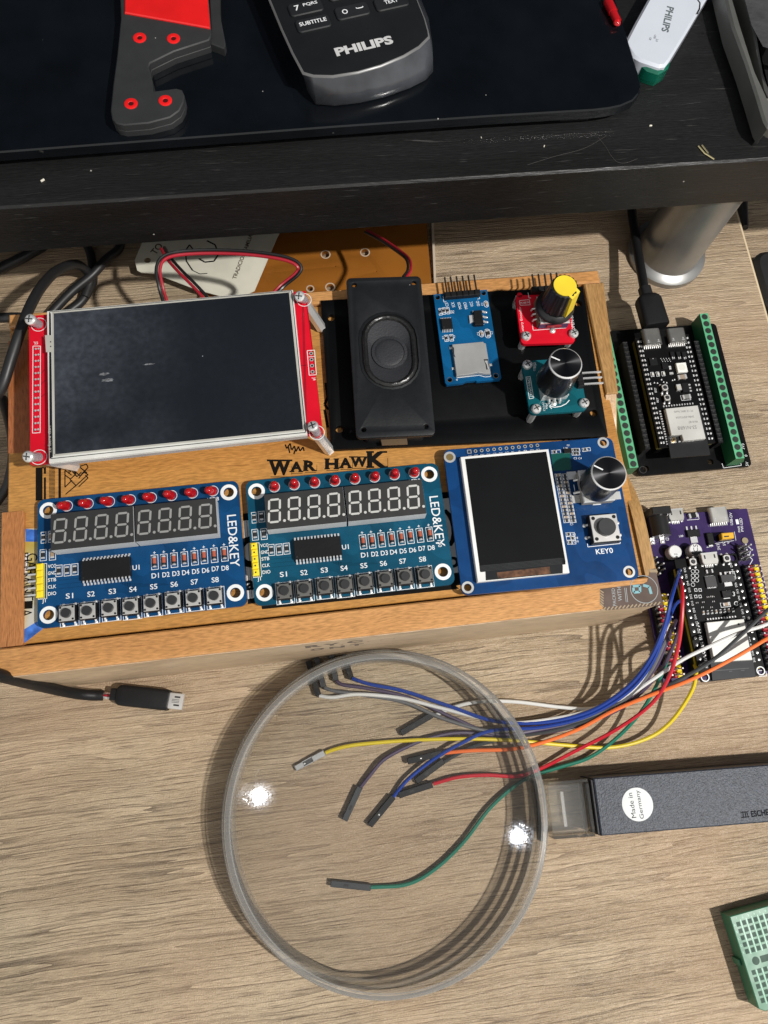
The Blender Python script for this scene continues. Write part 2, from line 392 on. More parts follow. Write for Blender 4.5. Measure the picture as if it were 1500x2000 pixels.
OAK = wood('oak_laminate', (0.455, 0.360, 0.240), (0.305, 0.231, 0.146), (0.058, 0.040, 0.024), line=0.425, rough=0.33, bump=0.7, grit=0.5, patch=0.5, band=0.06, fine=1.5, along=0.05, dscale=0.20, slow=0.0, relief=0.0010, steps=11.0)
OAKEDGE = mat('oak_edge_band', (0.62, 0.50, 0.33), 0.4)
BLACKWOOD = wood('black_wood', (0.0125, 0.0125, 0.013), (0.008, 0.0078, 0.0075), (0.085, 0.083, 0.080), line=0.315, fine=1.3, rough=0.38, bump=0.3, spec=0.35, dust=0.05, along=0.06, dscale=0.3)
CEDAR = wood('cedar', (0.55, 0.280, 0.102), (0.46, 0.220, 0.074), (0.22, 0.090, 0.030), line=0.33, fine=0.9, rough=0.29, bump=0.12, dscale=0.4, along=0.06)
CEDARP = wood('cedar_panel', (0.49, 0.243, 0.066), (0.41, 0.190, 0.048), (0.20, 0.078, 0.019), line=0.33, fine=0.9, rough=0.30, bump=0.12, dscale=0.4, along=0.06)
CEDARL = wood('cedar_post', (0.44, 0.185, 0.064), (0.37, 0.145, 0.048), (0.18, 0.062, 0.021), axis='Y', line=0.32, fine=0.8, rough=0.29, bump=0.12, dscale=0.4, along=0.06)
CEDARY = wood('cedar_sides', (0.40, 0.230, 0.085), (0.33, 0.180, 0.063), (0.16, 0.076, 0.028), axis='Y', line=0.30, fine=0.7, rough=0.38, bump=0.12, dscale=0.4, along=0.06)
CEDARF = wood('cedar_front_lit', (0.55, 0.42, 0.28), (0.46, 0.34, 0.22), (0.16, 0.09, 0.05), line=0.34, fine=0.45, rough=0.45, bump=0.15, dscale=0.4, along=0.03)  # paler cedar: light caught by the front is put into the colour
WHITE = mat('white_silk', (0.72, 0.74, 0.75), 0.5, var=0.03)
INK = mat('black_ink', (0.007, 0.006, 0.005), 0.7, spec=0.08)
BLACKP = mat('black_plastic', (0.009, 0.009, 0.0098), 0.44, bump=0.15, spec=0.22)
BLACKM = mat('matt_black', (0.010, 0.010, 0.011), 0.6)
STEEL = mat('brushed_steel', (0.31, 0.31, 0.30), 0.36, 0.75, vscale=40)
CHROME = mat('bright_steel', (0.78, 0.78, 0.77), 0.25, 0.6)
TIN = mat('tinned_metal', (0.72, 0.72, 0.71), 0.28, 0.55)
SOLDER = mat('solder', (0.80, 0.80, 0.80), 0.25, 0.55)
ALU = mat('pale_aluminium', (0.56, 0.55, 0.53), 0.42, 0.45)
GOLD = mat('gold_pad', (0.80, 0.56, 0.22), 0.3, 1.0)
CERAMIC = mat('resistor_body', (0.02, 0.02, 0.02), 0.4)
TAN = mat('capacitor_tan', (0.32, 0.23, 0.15), 0.5)
YELLOWP = mat('yellow_plastic', (0.80, 0.62, 0.02), 0.4)
REDLED = mat('red_led_epoxy', (0.62, 0.012, 0.018), 0.08, trans=0.35, coat=0.3)

# ------------------------------------------------------------------ table top and shelf
b = M(); b.box(-700, 244, -500, 700, -24, 0)
t = tag(b.build('table_top', [OAK]), kind='structure', label='light oak laminate table top', cat='table')
b = M(); b.box(244.02, 245.0, -500, 700, -24, -0.05)
b.build('table_edge', [OAKEDGE], t)
b = M(); b.box(262, 900, -500, 900, -52, -28)
tag(b.build('second_table_top', [OAK]), kind='structure', label='second oak surface beyond the table edge', cat='table')
b = M(); b.box(-1500, 1500, -1500, 1500, -762, -750)
tag(b.build('floor', [mat('dark_floor', (0.03, 0.028, 0.026), 0.6)]), kind='structure')

SH = 91.0; SY = 209.0
sh = thing('monitor_shelf', 'black wood grain monitor shelf standing on steel legs at the back of the table', 'shelf', (0, SY, 0))
b = M(); b.prism([(-420, 0), (330, 0), (330, 240), (-420, 240)], SH-27, SH, 0, 0.9)
b.build('shelf_board', [BLACKWOOD], sh)
b = M(); b.lathe(198, 17, [(20.5, 0.05), (20.5, 3.2), (19.2, 4.4), (16.5, 5.6), (16, 7), (16, SH-28), (0, SH-28)], n=48)
lg = b.build('shelf_leg', [STEEL], sh)
b = M(); b.lathe(-380, 17, [(20.5, 0.05), (20.5, 3.2), (19.2, 4.4), (16.5, 5.6), (16, 7), (16, SH-28), (0, SH-28)], n=48)
b.build('shelf_leg', [STEEL], sh)

# glossy black plate lying on the shelf
GZ = SH+9.0
GLOSS = mat('gloss_black', (0.003, 0.004, 0.0055), 0.10, var=0.3, dust=0.22, spec=0.5)
g = thing('glass_base', 'glossy dusty black glass plate with a rounded corner on the black shelf', 'glass plate', (0, 226, SH))
q = [LP(g, x, y, GZ) for x, y in ((-120, 308), (0, 297), (330, 272), (660, 247), (950, 227), (1160, 214.5), (1190, 211), (1213, 206), (1236, 196), (1250, 180), (1252, 162), (1246, 140), (1228, 80), (1198, -15), (1150, -160), (600, -260), (-120, -200))]
b = M(); b.prism([(k.x, k.y) for k in q], 4.5, 9.0, 0, 0.5)
b.build('glass_panel', [GLOSS], g)
for x, y in ((-90, 14), (122, 8), (20, 60)):
    b = M(); b.box(x-6, x+6, y, y+8, 0.02, 4.5, 0); b.build('support_foot', [BLACKM], g)

# ------------------------------------------------------------------ cedar box
bx = thing('cedar_box', 'orange cedar cigar box with a printed lid carrying the display boards', 'box', (4, 40, 0))
def wbuild(b_, name, mats, par=bx, **k): return b_.build(name, mats, par, world=True, **k)
RZ = 58.0; PZ = 56.4
b = M(); b.box(-126, 129.2, 35.2, 45.6, 0.1, RZ, 0, 0.6)
fr = wbuild(b, 'front_rail', [CEDAR])
b = M(); b.box(-125.8, 129.0, 34.9, 35.15, 0.1, RZ-1.2, 0)
wbuild(b, 'front_face', [CEDARF], fr)
b = M(); b.box(-119, 126.5, 46.6, 177.0, 44, PZ, 0, 0.4)
pan = wbuild(b, 'lid_panel', [CEDARP])
def side(x0, x1, prof, name, material):
    T = Matrix(((0, 0, 1, 0), (1, 0, 0, 0), (0, 1, 0, 0), (0, 0, 0, 1)))     # (a,b,c) -> (c,a,b)
    w = M(); w.T = T; w.prism(prof, x0, x1, 0, 0.5); return wbuild(w, name, [material])
b = M(); b.prism([(124.8, 124.2), (130.0, 124.2), (134.4, 177.2), (125.4, 177.2)], 0.1, RZ, 0, 0.5); wbuild(b, 'side_post', [CEDARY])
prof = [(46, 0.1), (124, 0.1), (124, RZ-0.5), (118, RZ-4), (110, RZ-8.5), (100, RZ-9.5), (90, RZ-7), (82, RZ-3), (74, RZ-0.5), (68, RZ), (46, RZ)]
side(124.6, 129.6, prof, 'side_wall', CEDARY)
# left wall: a front post, a dip, and a redder rear post
REDWOOD = wood('red_cedar', (0.36, 0.125, 0.045), (0.29, 0.095, 0.034), (0.14, 0.045, 0.018), axis='Y', line=0.32, fine=0.7, rough=0.29, bump=0.12, dscale=0.4, along=0.06)
side(-120.4, -112.2, [(46, 0.1), (97.5, 0.1), (97.5, RZ), (46, RZ)], 'side_post', CEDARL)
side(-119.2, -107.5, [(97.7, 0.1), (122.0, 0.1), (122.0, RZ-3), (116, RZ-6), (106, RZ-9), (97.7, RZ-8)], 'side_wall', CEDARL)
side(-119.0, -109.4, [(122.2, 0.1), (171, 0.1), (171, RZ), (122.2, RZ-1.5)], 'side_post', REDWOOD)
b = M(); b.box(-119.0, 133.0, 177.4, 183.4, 0.1, RZ, 0, 0.5)
wbuild(b, 'rear_rail', [CEDAR])

# print on the lid
PR = M(); zp = PZ+0.06
def lpx(*pts): return [P(x, y, zp) for x, y in pts]
a, c = lpx((521, 912), (762, 896))
ang = math.degrees(math.atan2(c.y-a.y, c.x-a.x))
def slab(x, y, h, ch, w):
    ph = P(x, y-h/2, zp); pl = P(x, y+h/2, zp); H = (ph-pl).length; cx, cy = (ph.x+pl.x)/2, (ph.y+pl.y)/2
    xl = P(x-w/2, y, zp); xr = P(x+w/2, y, zp); Wd = (xr-xl).length; rt = math.degrees(math.atan2(xr.y-xl.y, xr.x-xl.x))
    PR.text(ch, cx, cy, zp, H, 0, rt, Wd, bold=0.052)
    cs, sn = math.cos(math.radians(rt)), math.sin(math.radians(rt))
    def bar_(u, v, l, th):
        PR.line(cx+(u-l/2)*cs-v*sn, cy+(u-l/2)*sn+v*cs, cx+(u+l/2)*cs-v*sn, cy+(u+l/2)*sn+v*cs, th, zp+0.01, 0)
    S_ = {'W': [(-.38, .5), (0, .5), (.38, .5)], 'A': [(-.36, -.5), (.36, -.5)], 'R': [(-.32, -.5), (.36, -.5), (-.36, .5)], 'H': [(-.34, .5), (.34, .5), (-.34, -.5), (.34, -.5)], 'K': [(-.34, .5), (.34, .5), (-.34, -.5), (.36, -.5)]}[ch]
    for u, v in S_: bar_(u*Wd, v*H*0.95, Wd*0.40, H*0.12)
    bar_(0.05*Wd, -0.5*H-0.62, Wd*0.9, 0.24)
    PR.line(cx+(Wd*.56)*cs+(H*.45)*sn, cy+(Wd*.56)*sn-(H*.45)*cs, cx+(Wd*.56)*cs-(H*.1)*sn, cy+(Wd*.56)*sn+(H*.1)*cs, 0.15, zp, 0)
for x, y, h, ch, w in ((546, 913.5, 30, 'W', 43), (579, 911.5, 20, 'A', 24), (605.5, 909.5, 20, 'R', 24), (648, 906, 20, 'H', 26), (675, 904, 20, 'A', 24), (701, 902, 20, 'W', 33), (736, 897.5, 31, 'K', 38)):
    slab(x, y, h, ch, w)
PAPER = mat('label_paper', (0.66, 0.66, 0.66), 0.6)
wbuild(PR, 'title_print', [INK], pan, flat=True); PR = M()
def strokes(pts, w, closed=False):
    PR.poly_line([P(x, y, zp) for x, y in pts], w, zp+random.random()*0.02, 0, closed)
# ornament at the left, bars and scale
k = 4.65
def z1(*pts): return [(x/k, 900+y/k) for x, y in pts]
for pts in (((590, 85), (590, 240), (655, 175)), ((590, 240), (590, 130), (640, 165)), ((595, 305), (690, 225)), ((690, 225), (635, 170), (690, 120), (660, 80), (620, 115)), ((690, 225), (800, 125), (765, 105), (735, 130), (715, 160)), ((700, 60), (785, 30), (800, 60), (730, 140), (680, 95), (725, 50)), ((740, 120), (800, 60)), ((690, 30), (790, 110)), ((655, 95), (700, 145), (740, 100)), ((715, 235), (800, 155), (775, 130)), ((590, 85), (650, 130)), ((620, 95), (700, 60))):
    strokes(z1(*pts), 0.42)
wbuild(PR, 'ornament_print', [INK], pan, flat=True); PR = M()
for i in range(28): strokes(z1((445, 62+i*12), (500, 60+i*12)), 0.28)
wbuild(PR, 'scale_print', [INK], pan, flat=True); PR = M()
strokes(z1((542, 55), (542, 345)), 0.95); strokes(z1((408, 60), (408, 118)), 0.8); strokes(z1((408, 150), (408, 348)), 0.8); strokes(z1((380, 62), (408, 66)), 0.5)
strokes(z1((355, 60), (355, 360)), 2.6)
wbuild(PR, 'border_print', [INK], pan, flat=True); PR = M()
for pts in (((636, 748), (640, 775), (634, 790), (641, 800)), ((634, 800), (640, 835)), ((637, 640), (646, 640)), ((637, 655), (646, 655))): strokes(pts, 1.1)
wbuild(PR, 'letter_print', [INK], pan, flat=True); PR = M()
# the scribble over the title, the ornament at the right
for pts in (((557, 868), (560, 876), (567, 866), (569, 878)), ((563, 872), (566, 885)), ((570, 879), (575, 871), (578, 882), (583, 872), (586, 881), (592, 873), (594, 881)), ((576, 880), (574, 887))): strokes(pts, 0.55)
wbuild(PR, 'script_print', [INK], pan, flat=True); PR = M()
for pts in (((1084, 858), (1092, 851), (1106, 856), (1098, 862)), ((1096, 851), (1112, 860), (1122, 850)), ((1108, 851), (1118, 858)), ((1129, 849), (1129, 858)), ((1134, 849), (1134, 858)), ((1161, 845), (1161, 855)), ((1140, 850), (1152, 849))): strokes(pts, 0.5)
wbuild(PR, 'ornament_print', [INK], pan, flat=True)
# white paper labels with black print, showing in the gaps between the boards
for blk, wht, glyphs, rule in (
    (((474, 1003), (498, 1001), (506, 1176), (484, 1180)), ((475, 1017), (499, 1015), (505, 1166), (484, 1170)), ((488, 1143, 4.0, 'a'), (489, 1078, 13, 'C')), ((482, 1018), (492, 1166))),
    (((862, 962), (890, 959), (912, 1140), (882, 1146)), ((864, 974), (892, 971), (909, 1116), (882, 1120)), ((881, 1030, 15, ')'), (885, 1098, 4.5, 'o')), None)):
    PR = M(); PR.flat([P(x, y, zp)[:2] for x, y in blk], zp, 0); PR.flat([P(x, y, zp+.03)[:2] for x, y in wht], zp+.03, 1)
    for x, y, h, ch in glyphs: q = P(x, y, zp); PR.text(ch, q.x, q.y, zp+0.06, h, 0, 0, None, bold=0.03)
    if rule: PR.poly_line([P(*rule[0], zp), P(*rule[1], zp)], 0.18, zp+0.05, 0)
    wbuild(PR, 'paper_label', [INK, PAPER], pan, flat=True)
PR = M(); PR.flat([P(x, y, zp-0.02)[:2] for x, y in ((508, 1172), (880, 1134), (897, 1150), (512, 1190))], zp-0.02, 0); wbuild(PR, 'black_band', [INK], pan, flat=True)
# worn black lettering on the front face
FP = M()
T_ = Matrix(((1, 0, 0, 0), (0, 0, -1, 34.86), (0, 1, 0, 0), (0, 0, 0, 1))); FP.T = T_
for i, (ch, x, z, h) in enumerate((('R', -7, 46, 7), ('Y', 0, 45, 7), ('C', 9, 46, 6.5), ('O', -6, 34, 6), ('N', 2, 33.5, 6.5), ('T', 10, 34, 6))): FP.text(ch, x, z, 0, h, 0, 0, h*.95, bold=.05)
for i in range(5): FP.flat(circ(4+i*5.2, 40.5, .45, 8), 0, 1)
FP.T = None; wbuild(FP, 'worn_print', [mat('faded_ink', (0.11, 0.080, 0.058), 0.6, var=.5, vscale=300), mat('red_dots', (0.16, 0.03, 0.02), 0.6)], fr, flat=True)

# holographic warranty seal at the left edge of the lid
HOLO = bpy.data.materials.new('holographic_foil'); HOLO.use_nodes = True
N = HOLO.node_tree.nodes; L = HOLO.node_tree.links; pb = N['Principled BSDF']
tx = N.new('ShaderNodeTexCoord'); mp = N.new('ShaderNodeMapping'); mp.inputs['Scale'].default_value = (60, 38, 1); L.new(tx.outputs['Object'], mp.inputs[0])
nz = N.new('ShaderNodeTexNoise'); nz.inputs['Scale'].default_value = 1.2; nz.inputs['Detail'].default_value = 3; nz.inputs['Distortion'].default_value = 0.8; L.new(mp.outputs[0], nz.inputs[0])
cr = N.new('ShaderNodeValToRGB'); L.new(nz.outputs['Fac'], cr.inputs[0]); el = cr.color_ramp.elements
el[0].position = 0.30; el[0].color = (0.52, 0.27, 0.015, 1); el[1].position = 0.72; el[1].color = (0.25, 0.30, 0.62, 1)
e = el.new(0.42); e.color = (0.55, 0.42, 0.10, 1); e = el.new(0.55); e.color = (0.62, 0.60, 0.52, 1); e = el.new(0.63); e.color = (0.60, 0.58, 0.64, 1)
L.new(cr.outputs[0], pb.inputs['Base Color']); pb.inputs['Metallic'].default_value = 0.25; pb.inputs['Roughness'].default_value = 0.35
BLUEFOIL = mat('blue_foil', (0.07, 0.20, 0.75), 0.3, 0.3, var=0.6, vscale=250)
SEALW = mat('seal_white', (0.66, 0.66, 0.64), 0.4, var=0.1)
SL = M(); zs = PZ+0.12
def fl(pts, m_, dz=0.0): SL.flat([P(x, y, zs+dz)[:2] for x, y in pts], zs+dz, m_)
fl(((50, 1033), (73, 1032), (76, 1228), (46, 1257), (44, 1130)), 0)
fl(((50, 1033), (73, 1035), (73, 1058), (50, 1058)), 1, 0.02); fl(((46, 1230), (72, 1214), (84, 1228), (46, 1257)), 1, 0.02)
fl(((45, 1085), (58, 1080), (52, 1125), (44, 1110)), 2, 0.02)
for i, ch in enumerate('GARANTIA'):
    q = P(63-i*1.6, 1088+i*15.6, zs); SL.text(ch, q.x, q.y, zs+0.05, 3.9, 3, -92, 2.9)
for i, ch in enumerate('RE'):
    q = P(49, 1086+i*14, zs); SL.text(ch, q.x, q.y, zs+0.05, 2.4, 3, -92, 2.6)
wbuild(SL, 'warranty_seal', [HOLO, BLUEFOIL, SEALW, INK], pan, flat=True)

# dark tax stamp folded over the right front corner
TS = M(); zt = RZ+0.06
BROWNFILM = mat('brown_film', (0.105, 0.075, 0.062), 0.22, var=0.25, vscale=90); HATCH = mat('hatch_tan', (0.30, 0.22, 0.13), 0.5); PALEB = mat('pale_print', (0.30, 0.33, 0.34), 0.5); TEAL = mat('teal_print', (0.18, 0.36, 0.40), 0.4, 0.3)
def ft(pts, m_, dz=0.0): TS.flat([P(x, y, zt+dz)[:2] for x, y in pts], zt+dz, m_)
ft(((1172, 1150), (1256, 1140), (1264, 1136), (1270, 1112), (1280, 1110), (1295.5, 1182), (1184, 1192), (1172, 1180)), 0)
for i in range(15):
    TS.poly_line([P(x, y, zt+0.03) for x, y in ((1178+i*7.6, 1192-i*0.75), (1183+i*7.6, 1186-i*0.75))], 0.45, zt+0.03, 1)
for i in range(6):
    TS.poly_line([P(x, y, zt+0.03) for x, y in ((1172, 1153+i*5), (1179, 1158+i*5.4))], 0.45, zt+0.03, 1)
for i in range(7):
    TS.poly_line([P(x, y, zt+0.03) for x, y in ((1268+i*2.2, 1112), (1271+i*2.2, 1118))], 0.4, zt+0.03, 1)
c = P(1258, 1151, zt); TS.ring(c.x, c.y, 5.3, 5.55, zt+0.03, 2, 30)
TS.poly_line([P(x, y, zt+0.04) for x, y in ((1236, 1145), (1250, 1144), (1250, 1156), (1238, 1157), (1237, 1148))], 1.0, zt+0.04, 3)
TS.poly_line([P(x, y, zt+0.05) for x, y in ((1256, 1143), (1268, 1146), (1272, 1160))], 1.1, zt+0.05, 3)
for t_, x, y, h in (('PACKED', 1199, 1166, 1.3), ('WITH', 1210, 1160, 1.5)):
    q = P(x, y, zt); TS.text(t_, q.x, q.y, zt+0.04, h, 2, 84)
for x in (1220, 1223): TS.poly_line([P(a_, b_, zt+0.03) for a_, b_ in ((x, 1148), (x+3, 1176))], 0.2, zt+0.03, 2)
wbuild(TS, 'tax_stamp', [BROWNFILM, HATCH, PALEB, TEAL], fr, flat=True)
# ------------------------------------------------------------------ the two keypad boards with digits
BZ = 60.1
def pcbmat(name, col, rough=0.32): return mat(name, col, rough, spec=0.22, coat=0.0, var=0.18, vscale=140, traces=0.55)
DIGF = mat('digit_face', (0.022, 0.022, 0.022), 0.5); DIGS = mat('digit_side', (0.50, 0.52, 0.53), 0.5)
SEGA = mat('segment_grey', (0.27, 0.27, 0.26), 0.45, var=0.05); SEGB = mat('segment_white', (0.50, 0.50, 0.475), 0.45, var=0.05)
HOLEW = mat('hole_paint', (0.78, 0.80, 0.80), 0.4)
GLASSO = mat('diode_glass', (0.42, 0.10, 0.05), 0.12, coat=0.4); KEYCAP = mat('key_cap', (0.020, 0.021, 0.023), 0.45)
KEYTOPD = mat('key_top_dark', (0.155, 0.150, 0.14), 0.42, 0.4)
_ref = Matrix.LocRotScale(Vector((-106.2, 50.9, BZ-1.6))*S, None, None).inverted()
def R1(x, y, z=BZ): q = (_ref @ (P(x, y, z)*S))/S; return q
def segdigit(b, x, y, w, h, z, m, slant=0.09):
    """seven segments with pointed ends round (x, y) and a point"""
    t = 0.80; g = 0.34
    def sl(p): return [(x+a+slant*c, y+c) for a, c in p]
    def hseg(cy): L_ = w/2-g-t*0.35; return [(-L_, cy), (-L_+t/2, cy+t/2), (L_-t/2, cy+t/2), (L_, cy), (L_-t/2, cy-t/2), (-L_+t/2, cy-t/2)]
    def vseg(cx, c0, c1): return [(cx, c0), (cx+t/2, c0+t/2), (cx+t/2, c1-t/2), (cx, c1), (cx-t/2, c1-t/2), (cx-t/2, c0+t/2)]
    for p in (hseg(h/2-t/2), hseg(0), hseg(-h/2+t/2)): b.flat(sl(p), z, m)
    for sx in (-1, 1):
        cx = sx*(w/2-t/2); b.flat(sl(vseg(cx, g*1.2, h/2-t*0.5)), z, m); b.flat(sl(vseg(cx, -h/2+t*0.5, -g*1.2)), z, m)
    b.flat(circ(x+w/2+1.0, y-h/2+0.55, 0.55, 12), z, m)
def chip_part(par, name, x0, x1, y0, y1, z0, z1, n, pl, pw, ax='Y', material=None, legs=True, z=1.6):
    b = M(); b.box(x0, x1, y0, y1, z+z0, z+z1, 0, 0.25); b.flat(circ(x0+0.9, y0+0.9, 0.35, 12), z+z1+0.01, 2)
    if legs:
        for i in range(n):
            f = (i+0.5)/n
            for s in (-1, 1):
                if ax == 'Y':
                    cx = x0+f*(x1-x0); ya = y1 if s > 0 else y0
                    b.bar((cx, ya-s*0.1, z+(z0+z1)/2), (cx, ya+s*pl*0.4, z+(z0+z1)/2), pw, 0.2, 1)
                    b.bar((cx, ya+s*pl*0.4, z+(z0+z1)/2+.05), (cx, ya+s*pl*0.65, z+0.12), pw, 0.2, 1); b.bar((cx, ya+s*pl*0.6, z+0.12), (cx, ya+s*pl, z+0.12), pw*1.15, 0.2, 1)
                else:
                    cy = y0+f*(y1-y0); xa = x1 if s > 0 else x0
                    b.bar((xa-s*0.1, cy, z+(z0+z1)/2), (xa+s*pl*0.4, cy, z+(z0+z1)/2), pw, 0.2, 1); b.bar((xa+s*pl*0.4, cy, z+(z0+z1)/2), (xa+s*pl, cy, z+0.12), pw, 0.2, 1)
    return b.build(name, [material or BLACKP, SOLDER, BLACKM], par)
def smd_part(par, x, y, l, w, rot=90, body=CERAMIC, name='resistor', z=1.6, h=0.5, loc=True):
    b = M(); b.box(-l/2, -l/2+l*0.22, -w/2, w/2, 0, h, 1, 0.05); b.box(l/2-l*0.22, l/2, -w/2, w/2, 0, h, 1, 0.05)
    b.box(-l/2+l*0.22, l/2-l*0.22, -w/2, w/2, 0, h*0.98, 0, 0.03)
    o = b.build(name, [body, SOLDER], par, loc=(x, y, z+0.02)); o.rotation_euler.z = math.radians(rot); return o
def tact(par, x, y, w, top, capr, hb=3.4, name='push_button', legs='Y', z=1.6, caph=1.3):
    b = M(); b.box(-w/2, w/2, -w/2, w/2, 0, hb-0.5, 0, 0.2)
    b.box(-w/2+.25, w/2-.25, -w/2+.25, w/2-.25, hb-0.5, hb, 1, 0.12)
    r = w*0.37
    for sx in (-1, 1):
        for sy in (-1, 1): b.cyl(sx*r, sy*r, hb-0.1, hb+0.14, w*0.065, 0, 12)
    for sx in (-1, 1):
        for sy in (-1, 1):
            if legs == 'Y': b.bar((sx*w*0.36, sy*w*0.49, 0.9), (sx*w*0.36, sy*w*0.62, 0.1), 0.7, 0.2, 2); b.dome(sx*w*0.36, sy*w*0.63, 0, 0.62, 2, 10, 3, 0.4)
            else: b.bar((sx*w*0.49, sy*w*0.22, 0.9), (sx*w*0.58, sy*w*0.22, 0.1), 0.7, 0.2, 2); b.dome(sx*w*0.60, sy*w*0.22, 0, 0.8, 2, 12, 3, 0.5)
    o = b.build(name, [BLACKP, top, SOLDER], par, loc=(x, y, z+0.01))
    b = M(); b.cyl(0, 0, hb, hb+caph, capr, 0, 28, ch=0.2)
    b.build('button_cap', [KEYCAP], o); return o

def ledkey(name, label, loc, rz, pcol, top, seg, lean, num, tilt=(0, 0)):
    t = thing(name, label, 'circuit board', loc, rz, 'digit and key boards on the cedar box', *tilt)
    pm = pcbmat('keypad_blue' if num else 'keypad_teal', pcol)
    tl, tr, br, bl = R1(95, 997), R1(447.7, 962.7), R1(460, 1159), R1(95, 1201)
    hs = [(q.x, q.y) for q in (tl, tr, br, bl)]
    b = M(); b.plate(rrect(0, 76.3, 0, 49.6, 2.6, 5), [circ(x, y, 1.95, 20) for x, y in hs], 0, 1.6, 0)
    zt = 1.64
    for x, y in hs: b.ring(x, y, 1.98, 3.25, zt, 2)
    def rt(s, px, py, h, rot=0, w=None, bold=0.012): q = R1(px, py); b.text(s, q.x, q.y, zt, h, 1, rot, w, bold)
    q0 = R1(456, 1057); b.text('LED&KEY', q0.x, q0.y, zt, 3.5, 1, -90, 20.6, 0.004)
    if not num: q = R1(467, 1147); b.text('140', q.x-1.2, q.y+9.0, zt, 1.5, 1, -90)
    for i, s in enumerate(('VCC', 'GND', 'STB', 'CLK', 'DIO')): rt(s, 102, 1105.7+i*13.4, 1.35, 0, 3.0)
    rt('J1', 86, 1174, 1.9); rt('U1', 266, 1109, 1.9); rt('LED8', 417, 976, 1.5)
    leds = [(131.7, 988.3), (172.3, 984), (214, 980), (255, 976.7), (296, 972.7), (336, 968.7), (376.7, 964), (416.7, 960)]
    dio = [(302.7, 1098.3), (321, 1096.7), (340.7, 1094.3), (361, 1092.3), (380.7, 1090), (399.3, 1087.3), (419, 1085), (439, 1082.7)]
    dl = [(303.5, 1125), (324.5, 1123), (344, 1121), (363, 1119), (382.5, 1117), (402, 1115), (421, 1112), (440, 1110.5)]
    keys = [(130, 1198), (170.7, 1193.5), (212.7, 1188), (254, 1185), (295, 1179), (337, 1173.5), (377.5, 1169), (418.5, 1165)]
    kl = [(136, 1164), (178, 1160.5), (219.5, 1155.5), (260, 1151.5), (300.5, 1146.5), (340.5, 1142), (380, 1137.5), (420.5, 1133.5)]
    for i in range(8):
        q = R1(*leds[i]); b.ring(q.x, q.y, 1.95, 2.2, zt, 1)
        q = R1(*dio[i]); b.frame(q.x-1.25, q.x+1.25, q.y-2.9, q.y+2.7, 0.22, zt, 1); b.line(q.x-.5, q.y+3.6, q.x+.5, q.y+3.6, .2, zt, 1); b.line(q.x, q.y+3.1, q.x, q.y+4.1, .2, zt+.01, 1)
        q = R1(*dl[i]); b.text('D%d' % (i+1), q.x, q.y, zt, 1.9, 1, 0, 2.7, 0.01)
        q = R1(*kl[i]); b.text('S%d' % (i+1), q.x, q.y, zt, 2.0, 1, 0, 2.7, 0.01)
    kp = []
    for i in range(8):
        q = R1(keys[i][0], keys[i][1], BZ+3.4); kp.append(q)
        b.frame(q.x-3.35, q.x+3.35, q.y-4.3, q.y+3.9, 0.2, zt, 1)
    # copper runs under the solder mask
    for i in range(5):
        b.poly_line([(30+i*.9, 15.0), (30+i*.9, 13.6-i*.5), (34+i*4.2, 13.2-i*.5)], 0.18, 1.612, 3)
        b.poly_line([(7.5, 20.5-i*1.6), (15+i*.6, 20.5-i*1.6)], 0.18, 1.612, 3)
    for i in range(6): b.poly_line([(46+i*3.5, 28.6), (46+i*3.5, 27.2), (47.5+i*3.5, 25.8)], 0.16, 1.612, 3)
    rs = [(115.7, 1115), (131.7, 1114), (146.7, 1112.3), (85.7, 1050), (101, 1048), (85, 1084.3), (103, 1083)]
    for i, p in enumerate(rs):
        q = R1(*p); w = 1.15 if i != 3 else .9
        b.frame(q.x-w, q.x+w, q.y-2.15, q.y+2.15, 0.2, zt, 1)
    q = R1(259, 1110); b.line(q.x-.6, q.y-3, q.x-.6, q.y+3, 0.22, zt, 1)
    hq = [R1(82, 1109), R1(82.5, 1162)]
    b.frame(hq[1].x-1.4, hq[0].x+1.8, hq[1].y-1.5, hq[0].y+1.5, 0.2, zt, 1)
    b.build('circuit_board', [pm, WHITE, HOLEW, pcbmat('copper_run_'+('blue' if num else 'teal'), [c*0.62 for c in pcol])], t)
    # leds
    led0 = None
    for i in range(8):
        q = R1(*leds[i])
        if led0 is None:
            b = M(); b.cyl(0, 0, 0.3, 1.2, 1.9, 0, 18); b.lathe(0, 0, [(1.5, 1.2), (1.5, 3.6)], 0, 18); b.dome(0, 0, 3.6, 1.5, 0, 18, 5)
            b.box(-.45, .25, -.2, .2, 1.25, 3.1, 1); b.bar((-1.0, 0, -1.8), (-1.0, 0, 0.4), .4, .4, 1); b.bar((1.0, 0, -1.8), (1.0, 0, 0.4), .4, .4, 1)
            led0 = b.build('led', [REDLED, mat('led_core', (0.30, 0.004, 0.006), 0.4)], t, loc=(q.x, q.y, 1.6)); o = led0
        else: o = led0.copy(); COL.objects.link(o); o.location = Vector((q.x, q.y, 1.6))*S
        o.rotation_euler = (math.radians(lean[0]+random.uniform(-4, 4)), math.radians(lean[1]+random.uniform(-3, 3)), 0)
    # digit blocks
    zd = 7.0
    lb = [R1(x, y, BZ+zd) for x, y in ((100, 1007.7), (263, 990), (264.3, 1060), (101.7, 1074.3))]
    x0 = lb[0].x*.5+lb[3].x*.5; yb = lb[3].y*.5+lb[2].y*.5; yt = yb+14.0
    for k in range(2):
        xa = x0-.25+k*30.75; xb = xa+30.1
        b = M(); b.box(xa, xb, yb, yt, 1.9, 1.6+zd-0.3, 1); b.box(xa+.05, xb-.05, yb+.05, yt-.05, 1.6+zd-0.3, 1.6+zd, 0)
        for d in range(4):
            segdigit(b, xa+3.35+d*7.5, yb+7.2, 4.9, 9.6, 1.63+zd, 2)
        b.build('digit_display', [DIGF, DIGS, seg], t)
